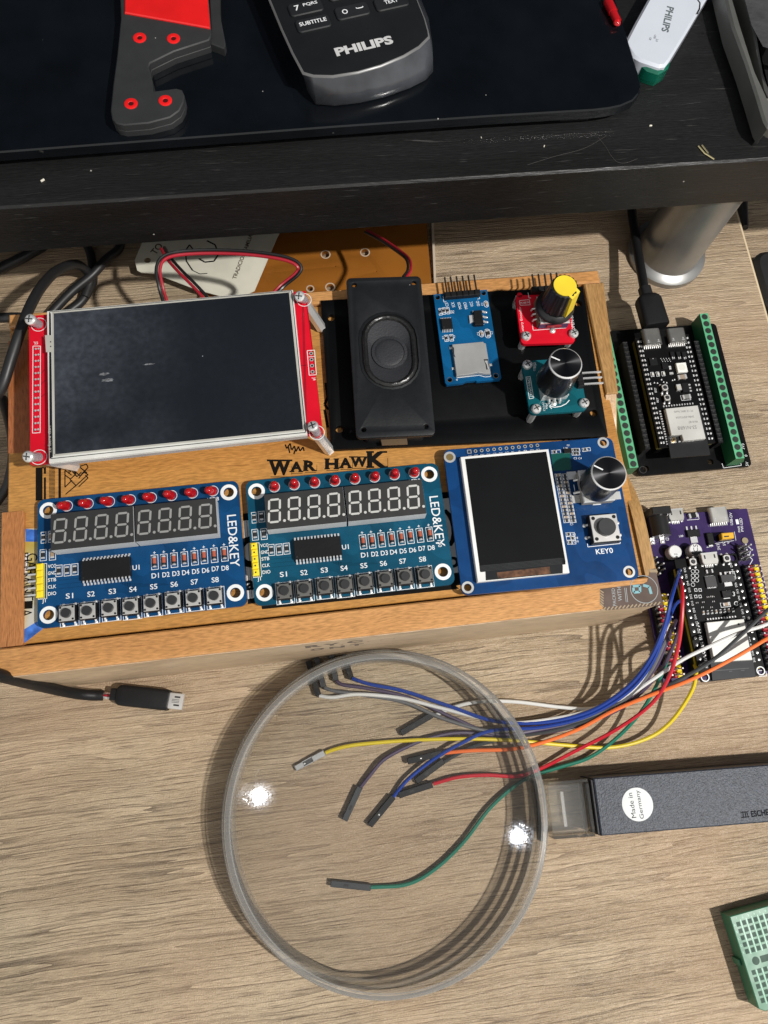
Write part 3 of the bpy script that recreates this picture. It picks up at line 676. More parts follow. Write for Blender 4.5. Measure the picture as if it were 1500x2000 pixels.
    # controller chip
    c = [R1(x, y, BZ+2.3) for x, y in ((158, 1100), (257, 1093.5), (257, 1126.5), (158, 1133.5))]
    chip_part(t, 'controller_chip', c[0].x, c[0].x+18.0, c[3].y-.2, c[3].y+7.2, 0.25, 2.4, 14, 1.6, 0.6)
    for i, p in enumerate(rs):
        q = R1(*p); smd_part(t, q.x, q.y, 2.9 if i != 3 else 2.3, 1.35, 90, TAN if i in (4, 6) and num else CERAMIC, 'capacitor' if i in (3, 4) else 'resistor')
    d0 = None
    for i in range(8):
        q = R1(*dio[i])
        if d0 is None:
            b = M(); b.tube([(0, -1.75, .75), (0, 1.75, .75)], 0.72, 0, 12); b.tube([(0, -1.8, .75), (0, -.9, .75)], 0.76, 1, 12); b.tube([(0, 1.3, .75), (0, 1.85, .75)], 0.76, 2, 12); b.tube([(0, -2.2, .7), (0, -1.75, .7)], 0.76, 2, 12)
            d0 = b.build('diode', [GLASSO, BLACKM, SOLDER], t, loc=(q.x, q.y, 1.6))
        else: o = d0.copy(); COL.objects.link(o); o.location = Vector((q.x, q.y, 1.6))*S
    k0 = None
    for q in kp:
        if k0 is None: k0 = tact(t, q.x, q.y, 6.0, top, 1.75, 3.4)
        else: dup(k0, (q.x, q.y, 1.61), parent=t)
    # five pin yellow header, pins bent out over the edge
    b = M()
    for i in range(5):
        y = hq[0].y+(hq[1].y-hq[0].y)*i/4; x = hq[0].x-.1
        b.prism(inset([(x-1.25, y-1.27), (x+1.25, y-1.27), (x+1.25, y+1.27), (x-1.25, y+1.27)], 0.02), 1.62, 4.1, 0, 0.45)
        if num: b.bar((x-.9, y, 2.9), (x-4.4, y, 2.9), .6, .6, 1)
        else: b.flat(circ(x, y-.1, .35, 8), 4.11, 2)
        b.bar((x, y, -1.2), (x, y, 1.6), .6, .6, 1)
    b.build('pin_header', [YELLOWP, SOLDER, BLACKM], t)
    return t
ledkey('keypad_board', 'blue board of eight digits and eight silver keys over the foil seal', (-106.2, 50.9, BZ-1.6), 0.2, (0.003, 0.043, 0.125), ALU, SEGA, (8, -20), True)
ledkey('keypad_board', 'teal blue board of eight digits and dark grey keys under the printed title', (-27.1, 50.5, BZ-1.6), 0.1, (0.003, 0.055, 0.100), KEYTOPD, SEGB, (5, 2), False)
# ------------------------------------------------------------------ red touch screen module on leaning standoffs
REDPCB = mat('red_mask', (0.58, 0.006, 0.020), 0.32, spec=.25, var=0.1); DKRED = mat('dark_red_run', (0.30, 0.003, 0.012), 0.35)
DZ = 75.0
t = thing('touch_display', 'large red touch screen module with a smeared dark panel raised on steel posts', 'display module', (-103.5, 109.3, DZ-1.6), 0.9, None, 0, -0.25)
hol = [LP(t, x, y, DZ) for x, y in ((76, 634), (594, 587), (619, 846), (76, 893))]
b = M(); b.plate(rrect(0, 108.2, 0, 61.9, 0.4, 2), [circ(h.x, h.y, 1.6, 16) for h in hol], 0, 1.6, 0)
for h in hol: b.ring(h.x, h.y, 2.75, 3.0, 1.63, 1)
def dl(x, y): return LP(t, x, y, DZ)
for fx in ((65, 677, 78.5, 680, 79, 845, 64, 845.5), (667, 852)):
    pass
pa = [dl(64.5, 676), dl(79, 676), dl(78.5, 845), dl(63.5, 846)]
b.poly_line([(q.x, q.y) for q in pa], 0.25, 1.63, 1, True)
for i in range(14):
    for s in (0, 1):
        q = pa[0].lerp(pa[3], (i+.5)/14); x = q.x+0.75+1.35*s
        b.flat([(x-.45, q.y-.5), (x+.45, q.y-.5), (x+.45, q.y+.5), (x-.2, q.y+.2)], 1.62, 2)
        b.flat(circ(x+.3*(1-s), q.y, .42, 8), 1.64, 3)
pb_ = [dl(600, 686), dl(614.5, 685), dl(618, 733), dl(604, 734)]
b.poly_line([(q.x, q.y) for q in pb_], 0.25, 1.63, 1, True); q = pb_[0].lerp(pb_[3], .26); r = pb_[1].lerp(pb_[2], .26); b.line(q.x, q.y, r.x, r.y, .2, 1.63, 1)
for i in range(4):
    q = (pb_[0].lerp(pb_[3], .125+.25*i)+pb_[1].lerp(pb_[2], .125+.25*i))/2
    b.flat(circ(q.x, q.y, .85, 14), 1.62, 4) if i else b.flat([(q.x-.8, q.y-.8), (q.x+.8, q.y-.8), (q.x+.8, q.y+.8), (q.x-.8, q.y+.8)], 1.62, 4)
    b.ring(q.x, q.y, .45, .75, 1.64, 3, 14); b.flat(circ(q.x, q.y, .45, 10), 1.65, 2)
q = dl(613, 741); b.text('J4', q.x, q.y, 1.63, 1.5, 1, -90); q = dl(70, 670); b.text('J2', q.x, q.y, 1.63, 1.6, 1, -90)
for pts in (((80, 730), (89, 720)), ((80, 750), (90, 742)), ((81, 775), (90, 768)), ((586, 715), (600, 714)), ((592, 600), (598, 846))):
    b.poly_line([(dl(*p).x, dl(*p).y) for p in pts], 0.9 if pts[0][0] == 592 else .35, 1.612, 5)
b.build('circuit_board', [REDPCB, WHITE, BLACKM, SOLDER, mat('pad_red_dark', (0.16, 0.01, 0.01), 0.4), DKRED], t)
# glass sandwich
SM = bpy.data.materials.new('smeared_glass'); SM.use_nodes = True
N = SM.node_tree.nodes; L = SM.node_tree.links; pb = N['Principled BSDF']
tx = N.new('ShaderNodeTexCoord')
n1 = N.new('ShaderNodeTexNoise'); n1.inputs['Scale'].default_value = 17; n1.inputs['Detail'].default_value = 3; n1.inputs['Roughness'].default_value = 0.55; L.new(tx.outputs['Object'], n1.inputs[0])
n2 = N.new('ShaderNodeTexNoise'); n2.inputs['Scale'].default_value = 420; n2.inputs['Detail'].default_value = 3; L.new(tx.outputs['Object'], n2.inputs[0])
sx = N.new('ShaderNodeSeparateXYZ'); L.new(tx.outputs['Object'], sx.inputs[0])
fx = N.new('ShaderNodeMapRange'); fx.inputs['From Min'].default_value = 0.008; fx.inputs['From Max'].default_value = 0.062; fx.inputs['To Min'].default_value = 1; fx.inputs['To Max'].default_value = 0.06; L.new(sx.outputs['X'], fx.inputs['Value'])
r1 = N.new('ShaderNodeMapRange'); r1.inputs['From Min'].default_value = 0.30; r1.inputs['From Max'].default_value = 0.80; L.new(n1.outputs['Fac'], r1.inputs['Value'])
m1 = N.new('ShaderNodeMath'); m1.operation = 'MULTIPLY'; L.new(r1.outputs[0], m1.inputs[0]); L.new(fx.outputs[0], m1.inputs[1])
m2 = N.new('ShaderNodeMath'); m2.operation = 'MULTIPLY'; L.new(m1.outputs[0], m2.inputs[0]); L.new(n2.outputs['Fac'], m2.inputs[1])
vo = N.new('ShaderNodeTexVoronoi'); vo.inputs['Scale'].default_value = 95; L.new(tx.outputs['Object'], vo.inputs[0])
vl = N.new('ShaderNodeMath'); vl.operation = 'LESS_THAN'; vl.inputs[1].default_value = 0.016; L.new(vo.outputs['Distance'], vl.inputs[0])
mx = N.new('ShaderNodeMix'); mx.data_type = 'RGBA'; mx.inputs[6].default_value = (0.0085, 0.0105, 0.014, 1); mx.inputs[7].default_value = (0.15, 0.17, 0.205, 1); L.new(m2.outputs[0], mx.inputs[0])
mx2 = N.new('ShaderNodeMix'); mx2.data_type = 'RGBA'; mx2.inputs[7].default_value = (0.42, 0.44, 0.46, 1); L.new(vl.outputs[0], mx2.inputs[0]); L.new(mx.outputs[2], mx2.inputs[6])
L.new(mx2.outputs[2], pb.inputs['Base Color'])
rg = N.new('ShaderNodeMapRange'); rg.inputs['To Min'].default_value = 0.12; rg.inputs['To Max'].default_value = 0.5; L.new(m1.outputs[0], rg.inputs['Value']); L.new(rg.outputs[0], pb.inputs['Roughness'])
SCRW = mat('panel_white', (0.62, 0.62, 0.58), 0.35); SCRG = mat('panel_grey', (0.42, 0.41, 0.37), 0.35); SCRK = mat('panel_black', (0.012, 0.013, 0.014), 0.25)
zs = DZ+3.6
def d2(x, y, dz=0): q = LP(t, x, y, zs+dz); return (q.x, q.y)
out = [d2(91, 607.5), d2(572.5, 566.5), d2(600.5, 850), d2(95, 905)]
b = M(); b.prism(out, 1.7, 1.6+2.6, 1, 0); b.prism(inset(out[::-1], .12), 1.6+2.6, 1.6+3.6, 0, 0.1)
md = b.build('screen_frame', [SCRW, TIN], t)
b = M(); z = 1.6+3.66
inner = [d2(103, 611), d2(566, 571), d2(594, 841), d2(106, 889.5)]
b.flat(inner, z, 0)
def ol(pts, w, m, dz): b.poly_line([d2(*p) for p in pts], w, z+dz, m, True)
ol(((103, 611), (566, 571), (594, 841), (106, 889.5)), 0.7, 2, .01)
ol(((97, 609.5), (569.5, 569), (597, 845.5), (99.5, 896)), 0.28, 3, .01)
b.flat([d2(96, 612), d2(99.5, 612), d2(103.5, 893), d2(97, 896)], z+.02, 3)
b.flat([d2(88, 655), d2(101, 655), d2(103, 688), d2(90, 688)], z+.03, 1)
for y in (668, 677): b.flat([d2(98, y-1.3), d2(100.2, y-1.3), d2(100.3, y+1.3), d2(98, y+1.3)], z+.045, 3)
for x, y, rx, ry in ((203, 731, 2.0, .5), (211, 743, 2.1, .65), (291, 712, 1.9, .3)):
    c_ = d2(x, y); r_ = random.Random(x); b.flat([(c_[0]+u*(rx+r_.uniform(-.3, .3)*rx), c_[1]+w*(ry+r_.uniform(-.3, .3)*ry)) for u, w in circ(0, 0, 1, 26)], z+.012+.001*rx, 4 if rx < 2.2 else 5)
q = d2(97.2, 858); b.text('HSD-9190J-B7', q[0]-.1, q[1], z+.05, 1.15, 1, -90, 10.5)
b.build('touch_panel', [SM, SCRG, SCRG, SCRK, mat('finger_grease', (0.16, 0.165, 0.175), 0.45, var=.7, vscale=900), mat('faint_grease', (0.018, 0.0215, 0.026), 0.35, var=.8, vscale=1200)], t)
# screws on plastic washers above, steel posts below, all leaning
PINK = mat('clear_spacer', (0.50, 0.42, 0.45), 0.2, trans=0.45)
feet = [(130, 700), (628, 641), (643, 880), (148, 911)]
heads = [(59, 622), (586, 577.5), (612, 832.5), (55, 889.5)]
def screw(par, x, y, z, lean=(0, 0), r=2.15, name='screw'):
    b = M(); b.lathe(0, 0, [(r*.96, 0), (r, .5), (r*.96, 1.2), (r*.72, 1.75), (0, 2.0)], 0, 20)
    for a in (25, 115):
        old = b.T; b.T = Matrix.Rotation(math.radians(a), 4, 'Z'); b.box(-r*.62, r*.62, -.22, .22, 1.55, 1.99, 1); b.T = old
    o = b.build(name, [CHROME, mat('screw_slot', (0.10, 0.10, 0.10), 0.5, 1.0)], par, loc=(x, y, z)); return o
for h, hd, ft_ in zip(hol, heads, feet):
    hp = LP(t, hd[0], hd[1], DZ+6.5); a = Vector((h.x, h.y, 1.7)); c = Vector((hp.x, hp.y, 1.6+5.2))
    b = M(); b.tube([a, a.lerp(c, .98)], 1.75, 0, 16); b.build('plastic_spacer', [PINK], t)
    o = screw(t, c.x, c.y, c.z); o.rotation_euler = (c-a).to_track_quat('Z', 'Y').to_euler()
    f = LP(t, ft_[0], ft_[1], 57.6)
    if ft_ == feet[0]: f = Vector((h.x+3, h.y-3, f.z))
    b = M(); b.tube([(h.x, h.y, -.05), (f.x, f.y, f.z)], 2.2, 0, 6); b.build('standoff', [CHROME], t)

# ------------------------------------------------------------------ black carrier plate
t = thing('carrier_plate', 'matt black plastic carrier plate under the speaker and small modules', 'plate', (7.9, 108.6, PZ+.05), -2.2)
PLZ = 59.0
pq = [LP(t, x, y, PLZ) for x, y in ((627, 587), (1138, 560), (1187, 851), (648, 877))]
hh = [LP(t, x, y, PLZ) for x, y in ((647, 620), (663, 838), (1130, 592), (1160, 806), (640, 700))]
b = M(); b.plate([(q.x, q.y) for q in pq], [circ(h.x, h.y, 1.7, 16) for h in hh[:4]], 0, 2.5, 0, 0.15)
b.build('plate_sheet', [mat('carrier_black', (0.0030, 0.0033, 0.0038), 0.40, bump=0.05, spec=0.10, dust=0.03)], t)

# ------------------------------------------------------------------ speaker
SPK = mat('speaker_plastic', (0.011, 0.012, 0.0135), 0.42, spec=.3, bump=0.12, vscale=120, dust=0.06); CONE = mat('speaker_cone', (0.019, 0.020, 0.024), 0.55, bump=.3, bscale=1500, dust=.08); RUB = mat('rubber_surround', (0.012, 0.012, 0.012), 0.28, bump=0.6, bscale=600)
SZ = 68.0
t = thing('speaker', 'black rectangular loudspeaker with an oval cone on the carrier plate', 'speaker', (17.8, 110.6, PLZ+.02), -2.9)
sq = [LP(t, x, y, SZ) for x, y in ((678, 545), (822, 539.5), (847, 849), (697, 853))]
x0 = (sq[0].x+sq[3].x)/2; x1 = (sq[1].x+sq[2].x)/2; y0 = (sq[2].y+sq[3].y)/2; y1 = (sq[0].y+sq[1].y)/2
h4 = [LP(t, x, y, SZ) for x, y in ((692, 556), (808, 552), (710.5, 839), (832, 833))]
cq = LP(t, 761, 684, SZ); HT = SZ-PLZ
b = M(); b.plate(rrect(x0, x1, y0, y1, 1.6, 4), [circ(h.x, h.y, 1.35, 16) for h in h4]+[stadium(cq.x, cq.y, 12.0, 17.3)], HT-2.2, HT, 0, 0.35)
b.prism(rrect(x0+3.2, x1-3.2, y0+.8, y1-.8, 2), 0, HT-2.25, 0)
b.build('housing', [SPK], t)
b = M()
def stad(hw, hl, z): return [(p, q, z) for p, q in stadium(cq.x, cq.y, hw, hl)]
b.loft([stad(12.3, 17.6, HT-.5), stad(12.3, 17.6, HT+.25), stad(11.5, 16.8, HT+.45), stad(11.2, 16.5, HT-.3)], 0, bot=False, top=False)
b.loft([stad(11.2, 16.5, HT-.3), stad(10.6, 15.9, HT+.5), stad(9.9, 15.2, HT+.75), stad(9.2, 14.5, HT+.45), stad(8.7, 14.0, HT-.5)], 1, bot=False, top=False)
b.build('surround', [SPK, RUB], t)
b = M(); n_ = 22
b.loft([stad(8.7, 14.0, HT-.5), [(p, q, HT-1.6) for p, q in circ(cq.x, cq.y-.4, 7.4, n_)]], 0, bot=False, top=False)
b.build('cone', [CONE], t)
b = M(); b.lathe(cq.x, cq.y-.4, [(7.45, HT-1.7), (7.3, HT-.9), (6.1, HT-.8), (6.0, HT-1.2)], 0, 32); b.dome(cq.x, cq.y-.4, HT-1.2, 6.0, 0, 32, 5, 0.5)
b.build('dust_cap', [CONE], t)
q = [LP(t, x, y, 62) for x, y in ((743, 857), (794, 853), (796, 868), (746, 870))]
b = M(); b.prism([(k.x, k.y) for k in q], 2.6, 3.4, 0, .1); b.build('foil_tab', [mat('brown_tab', (0.10, 0.065, 0.035), 0.4)], t)

def cable2(name, label, pts, r, cols, sep=0.0, cat='wire', zoff=0, group=None):
    """two or more insulated strands side by side along pixel path (x, y, z)"""
    w = [P(*p) for p in pts]; o = thing(name, label, cat, tuple(w[0]), group=group); sp = spline(w)
    for i, c in enumerate(cols):
        pp = []
        for k, q in enumerate(sp):
            d = (sp[min(k+1, len(sp)-1)]-sp[max(0, k-1)]); n = Vector((-d.y, d.x, 0)); n = n.normalized() if n.length > 1e-6 else Vector((1, 0, 0))
            pp.append(q+n*(r*1.05*(2*i-(len(cols)-1)))+Vector((0, 0, .2*i)))
        b = M(); b.tube(pp, r, 0, 8); b.build('strand', [c], o, world=True)
    return o
WRED = mat('wire_red', (0.34, 0.012, 0.025), 0.35); WBLK = mat('wire_black', (0.010, 0.010, 0.010), 0.35)
cable2('speaker_wire', 'thin red and black wire pair curling from behind the speaker', [(715, 452, 30), (745, 468, 36), (780, 492, 44), (797, 508, 52), (799, 528, 58), (790, 542, 61)], 0.62, [WBLK, WRED])
cable2('wire_pair', 'red and black wire pair looping over the cream paper tag behind the screen', [(322, 588, 62), (314, 560, 66), (309, 525, 68), (322, 503, 68), (360, 494, 66), (430, 492, 64), (500, 496, 64), (560, 506, 64), (584, 520, 63), (580, 535, 61), (552, 558, 58), (530, 580, 58)], 0.70, [WRED, WBLK])
cable2('wire_pair', 'red and black wire pair running straight down across the cream paper tag', [(318, 485, 52), (330, 505, 56), (352, 530, 59), (378, 556, 60), (400, 580, 60), (405, 590, 60)], 0.70, [WRED, WBLK])

# ------------------------------------------------------------------ memory card module
t = thing('card_reader', 'bright blue memory card reader board with a bare metal slot', 'circuit board', (57.3, 132.8, PLZ+1.2), -0.4)
CZ = PLZ+2.8
def c9(x, y, dz=0): q = LP(t, 840+x/9.09, 540+y/9.09, CZ+dz); return q
b = M()
ho = [c9(135, 370), c9(950, 295), c9(350, 1833), c9(1170, 1760)]
o_ = [c9(60, 320), c9(1010, 232), c9(1265, 1800), c9(1240, 1832), c9(832, 1865), c9(805, 1848), c9(632, 1866), c9(592, 1893), c9(300, 1925), c9(270, 1890)]
b.plate([(q.x, q.y) for q in o_], [circ(h.x, h.y, 1.0, 14) for h in ho], 0, 1.6, 0)
zt = 1.64
for h in ho: b.ring(h.x, h.y, 1.0, 1.15, zt, 2)
def pl(pts, w=.22): b.poly_line([(c9(*p).x, c9(*p).y) for p in pts], w, zt, 1)
pl(((230, 350), (245, 455), (290, 450))); pl(((870, 350), (882, 395), (840, 402)))
for s, x, y in (('CS', 297, 500), ('SCK', 408, 500), ('MOSI', 523, 520), ('MISO', 628, 518), ('VCC', 735, 492), ('GND', 850, 480)):
    q = c9(x, y); b.text(s, q.x, q.y, zt, 1.3, 1, 96, .75*len(s)+.2)
for x0, x1, y0, y1 in ((150, 205, 570, 690), (215, 265, 558, 675), (280, 335, 552, 668), (250, 315, 1045, 1155), (340, 405, 1035, 1150)):
    pl(((x0, y0), (x1, y0-5), (x1+14, y1-5), (x0+14, y1), (x0, y0)))
for x, y, rx, ry in ((995, 490, .85, 1.5), (910, 1018, .85, 1.5), (1022, 1012, 1.15, 2.1)):
    q = c9(x, y); b.poly_line(stadium(q.x, q.y, rx, ry, 6), .2, zt, 1, True)
for s, x, y in (('R4', 370, 630), ('R5', 410, 628), ('R2', 235, 1085), ('R3', 425, 1070), ('C1', 925, 495), ('C3', 855, 1020), ('C2', 1090, 1000)):
    q = c9(x, y); b.text(s, q.x, q.y, zt, 0.9, 1, 90)
pl(((765, 610), (755, 640))); pl(((785, 830), (790, 866), (960, 850))); pl(((468, 1755), (480, 1800), (870, 1755), (980, 1785), (1078, 1775), (1072, 1740)))
pl(((460, 1835), (492, 1832))); pl(((475, 1818), (480, 1852)))
b.build('circuit_board', [pcbmat('reader_blue', (0.002, 0.070, 0.180)), WHITE, GOLD], t)
q = [c9(x, y, 2) for x, y in ((770, 605), (905, 590), (955, 845), (795, 855))]
b = M(); b.prism([(k.x, k.y) for k in q], 1.75, 3.6, 0, .2)
tb = [c9(x, y, .8) for x, y in ((690, 690), (775, 675), (790, 800), (705, 820))]; b.prism([(k.x, k.y) for k in tb], 1.65, 2.4, 1, .1)
for x, y in ((935, 625), (945, 715), (955, 800)):
    k = c9(x, y, .8); b.bar((k.x-.3, k.y, 2.5), (k.x+.5, k.y, 2.3), .8, .25, 1); b.bar((k.x+.4, k.y, 1.8), (k.x+1.6, k.y, 1.8), .8, .25, 1); b.dome(k.x+1.6, k.y, 1.62, .5, 1, 10, 3, .4)
b.build('voltage_regulator', [BLACKP, SOLDER], t)
q = [c9(x, y, 1.4) for x, y in ((205, 745), (395, 735), (410, 925), (215, 935))]
chip_part(t, 'level_chip', q[3].x, q[2].x, q[3].y, q[0].y, .2, 1.4, 7, .9, .28)
for x, y, l in ((178, 632, 2.1), (240, 615, 2.1), (305, 610, 2.1), (285, 1100, 2.1), (375, 1092, 2.1)): q = c9(x, y); smd_part(t, q.x, q.y, l, 1.0, 97)
for x, y in ((1000, 490), (915, 1018)): q = c9(x, y); smd_part(t, q.x, q.y, 1.9, 1.0, 97, TAN, 'capacitor')
q = c9(1025, 1012); smd_part(t, q.x, q.y, 3.0, 1.6, 97, CERAMIC, 'capacitor')
# slot
sl = [c9(x, y, 1.9) for x, y in ((392, 1205), (945, 1155), (960, 1180), (990, 1185), (1078, 1718), (985, 1722), (860, 1700), (690, 1735), (470, 1760))]
b = M(); b.prism([(k.x, k.y) for k in sl], 1.65, 3.5, 0, .15)
k = [c9(x, y, 1.95) for x, y in ((950, 1470), (1030, 1465), (1055, 1640), (1000, 1655), (985, 1560))]; b.flat([(a.x, a.y) for a in k], 3.53, 1)
k = [c9(x, y, 1.95) for x, y in ((965, 1495), (1020, 1492), (1025, 1540), (1050, 1640), (1025, 1645), (1005, 1560))]; b.flat([(a.x, a.y) for a in k], 3.56, 2)
k = [c9(x, y, 1.95) for x, y in ((395, 1240), (425, 1265), (430, 1380), (455, 1440), (430, 1420), (410, 1350))]; b.flat([(a.x, a.y) for a in k], 3.53, 1)
for x, y in ((365, 1275), (405, 1640), (1075, 1575)): q = c9(x, y); b.box(q.x-.55, q.x+.55, q.y-.5, q.y+.5, 1.65, 2.1, 2, .1)
b.build('card_slot', [mat('slot_metal', (0.42, 0.42, 0.41), 0.45, 0.55), BLACKM, CHROME], t)
def header(par, pts, dirv, z, n=None, L_=8.0, base=BLACKP, r=.32, pin=None, lift=1.3, base_h=2.5):
    b = M(); d = Vector(dirv)
    for p in pts:
        b.box(p.x-1.25, p.x+1.25, p.y-1.25, p.y+1.25, z, z+base_h, 0, .3)
        b.bar((p.x+d.x*.6, p.y+d.y*.6, z+lift), (p.x+d.x*(1.3+L_), p.y+d.y*(1.3+L_), z+lift), r*2, r*2, 1)
        b.dome(p.x+d.x*1.25, p.y+d.y*1.25, z+lift, .55, 2, 8, 3, .5)
    return b.build('pin_header', [base, pin or mat('dark_pin', (0.10, 0.09, 0.08), 0.35, 0.9), SOLDER], par)
hp = [c9(x, y) for x, y in ((300, 372), (403, 363), (508, 354), (614, 346), (718, 337), (822, 326))]
header(t, hp, (0, 1, 0), 1.62, L_=7.6)

# ------------------------------------------------------------------ rotary encoder with the yellow knob
t = thing('rotary_encoder', 'small red encoder board with a black and yellow ribbed knob', 'encoder module', (89.6, 145.2, 66.4), -3.0)
EZ = 68.0
def e8(x, y, dz=0): return LP(t, 1000+x/8.333, 530+y/8.333, EZ+dz)
q = [e8(40, 330), e8(940, 300), e8(1020, 1085), e8(150, 1160)]
W_ = 22.6; H_ = 22.8
sc = [e8(235, 1045, 1), e8(1005, 1005, 1), e8(125, 385), e8(915, 340)]
b = M(); b.plate(rrect(0, W_, 0, H_, 1.6, 4), [circ(sc[2].x, sc[2].y, 1.2, 14)], 0, 1.6, 0)
zt = 1.63
q = e8(165, 790); b.text('Rotary Encoder', q.x-.2, q.y, zt, 1.3, 1, 90, 12.5)
q = e8(965, 760); b.text('OPEN-SMART', q.x+.2, q.y, zt, 1.3, 1, 90, 11.5)
k = [e8(x, y) for x, y in ((120, 478), (280, 460), (295, 545), (132, 552))]; b.poly_line([(a.x, a.y) for a in k], .2, zt, 1, True)
for i, s in enumerate(('BA', 'BB', 'SW')): a = k[0].lerp(k[1], (i+.5)/3); c = k[3].lerp(k[2], (i+.5)/3); b.text(s[-1], (a.x+c.x)/2, (a.y+c.y)/2, zt, 1.2, 1, 90, .8)
b.poly_line([(e8(*p).x, e8(*p).y) for p in ((330, 860), (345, 960), (880, 920), (870, 740))], .22, zt, 1)
b.poly_line([(e8(*p).x, e8(*p).y) for p in ((262, 350), (275, 435), (310, 432))], .22, zt, 1)
b.build('circuit_board', [REDPCB, WHITE], t)
ec = e8(610, 700); ex, ey = ec.x+.3, ec.y-.5
b = M(); b.box(ex-6, ex+6, ey-6.2, ey+6.2, 2.0, 6.2, 1, .3); b.box(ex-6.1, ex+6.1, ey-6.3, ey+6.3, 5.6, 6.5, 0, .3)
b.box(ex-3, ex+3, ey-6.75, ey-6.3, 3.4, 5.0, 3, .1)
b.box(ex-6.6, ex-6.02, ey-5.5, ey+5.5, 2.0, 5.8, 2, .1)
for i in range(3): b.tube([(ex-6.5, ey-2.5+2.5*i, 3.2), (ex-7.6, ey-2.5+2.5*i, 2.9), (ex-7.9, ey-2.5+2.5*i, 1.6)], .42, 0, 8)
b.dome(ex, ey-7.2, 1.62, 1.3, 0, 14, 4, .8); b.lathe(ex, ey, [(3.4, 6.5), (3.4, 9), (3, 9.2)], 0, 20)
b.build('encoder_body', [TIN, mat('phenolic_blue', (0.05, 0.05, 0.12), 0.5), mat('phenolic_green', (0.10, 0.10, 0.06), 0.5), mat('red_base', (0.30, 0.02, 0.03), 0.4)], t)
def ribbed(x, y, prof, m=0, n=18, dep=.28):
    rings = []
    for r, z in prof:
        ring = []
        for i in range(n*4):
            a = 2*math.pi*i/(n*4); rr = r-(dep if i % 4 in (2, 3) else 0); ring.append((x+rr*math.cos(a), y+rr*math.sin(a), z))
        rings.append(ring)
    return rings
kb = M(); kz = 8.0
kb.lathe(ex, ey, [(5.0, kz), (8.0, kz), (8.0, kz+.9), (7.3, kz+1.9), (6.3, kz+2.6)], 0, 36)
kb.loft(ribbed(ex, ey, [(6.35, kz+2.5), (5.35, kz+15.2), (5.1, kz+15.4)]), 0)
kn = kb.build('knob', [mat('knob_black', (0.012, 0.012, 0.013), 0.33)], t)
b = M(); b.cyl(ex, ey, kz+15.3, kz+15.75, 4.55, 0, 32)
a_ = math.radians(-46); dx, dy = math.cos(a_), math.sin(a_); nx, ny = -dy, dx
def at_(r, s, z): return (ex+dx*r+nx*s, ey+dy*r+ny*s, z)
zt_, zb_ = kz+15.62, kz+2.7
w1 = 2.5; w2 = 2.5
b.add([at_(3.6, -w1, zt_), at_(5.75, -w1, zt_-.5), at_(5.75, w1, zt_-.5), at_(3.6, w1, zt_), at_(6.75, -w2, zb_), at_(6.75, w2, zb_), at_(4.5, -w2, zb_), at_(4.5, w2, zb_)],
      [(0, 1, 2, 3), (1, 4, 5, 2), (0, 6, 4, 1), (3, 2, 5, 7)], 0)
b.build('pointer_cap', [mat('knob_yellow', (0.74, 0.55, 0.03), 0.42)], kn, flat=True)
for i in (0, 1):
    screw(t, sc[i].x, sc[i].y, 1.62, r=2.0)
    b = M(); b.tube([(sc[i].x, sc[i].y, -7.3), (sc[i].x, sc[i].y, -.02)], 1.5, 0, 6); b.build('standoff', [CHROME], t)
for i in (2, 3):
    b = M(); b.tube([(sc[i].x, sc[i].y, -7.3), (sc[i].x, sc[i].y, -.02)], 1.5, 0, 6); b.build('standoff', [CHROME], t)
hp = [e8(x, y) for x, y in ((350, 335), (450, 330), (550, 322), (650, 315), (745, 308))]
header(t, hp, (0, 1, 0), 1.62, L_=6.2)

# ------------------------------------------------------------------ potentiometer
def alu_knob(par, x, y, z0, z1, r0, r1, mark, name='knob'):
    b = M(); b.lathe(x, y, [(r0*.7, z0), (r0, z0), (r0, z0+.6), (r1+.05, z1-.7)], 0, 48); b.lathe(x, y, [(r1+.05, z1-.7), (r1, z1-.35), (r1-.45, z1)], 1, 48)
    b.lathe(x, y, [(r1-.45, z1), (0, z1)], 2, 48)
    o = b.build(name, [mat('anodised_black', (0.008, 0.008, 0.009), 0.28, 0.0, coat=0.25), CHROME, KTOP], par)
    a = math.radians(mark); c, s = math.cos(a), math.sin(a)
    b = M(); b.line(x+c*r1*.38, y+s*r1*.38, x+c*r1*.93, y+s*r1*.93, .5, z1+.03, 0); b.build('pointer_mark', [WHITE], o)
    return o
KTOP = bpy.data.materials.new('turned_black'); KTOP.use_nodes = True
N = KTOP.node_tree.nodes; L = KTOP.node_tree.links; pb = N['Principled BSDF']
pb.inputs['Base Color'].default_value = (0.055, 0.055, 0.058, 1); pb.inputs['Metallic'].default_value = 1; pb.inputs['Roughness'].default_value = 0.34; pb.inputs['Anisotropic'].default_value = 0.9
tg = N.new('ShaderNodeTangent'); tg.direction_type = 'RADIAL'; tg.axis = 'Z'; L.new(tg.outputs[0], pb.inputs['Tangent'])
PTZ = 70.0
t = thing('potentiometer', 'small teal board with a tall black knob and a curved arrow', 'potentiometer module', (87.1, 113.2, PTZ-1.6), -1.2)
def p3(x, y, dz=0): return LP(t, 800+x/3.3333, 430+y/3.3333, PTZ+dz)
sc = [p3(768, 940, .8), p3(825, 1227, .8), p3(1137, 1189, .8)]
sc.append(sc[0]+sc[2]-sc[1])
b = M(); b.plate(rrect(0, 23.4, 0, 23.4, 2.0, 4), [], 0, 1.6, 0); zt = 1.63
k = [p3(x, y) for x, y in ((757, 1022), (785, 1018), (808, 1158), (780, 1164))]; b.poly_line([(a.x, a.y) for a in k], .2, zt, 1, True)
q = p3(783, 1090); b.text('OPEN-SMART', q.x, q.y, zt, 1.0, 1, -90, 8.6)
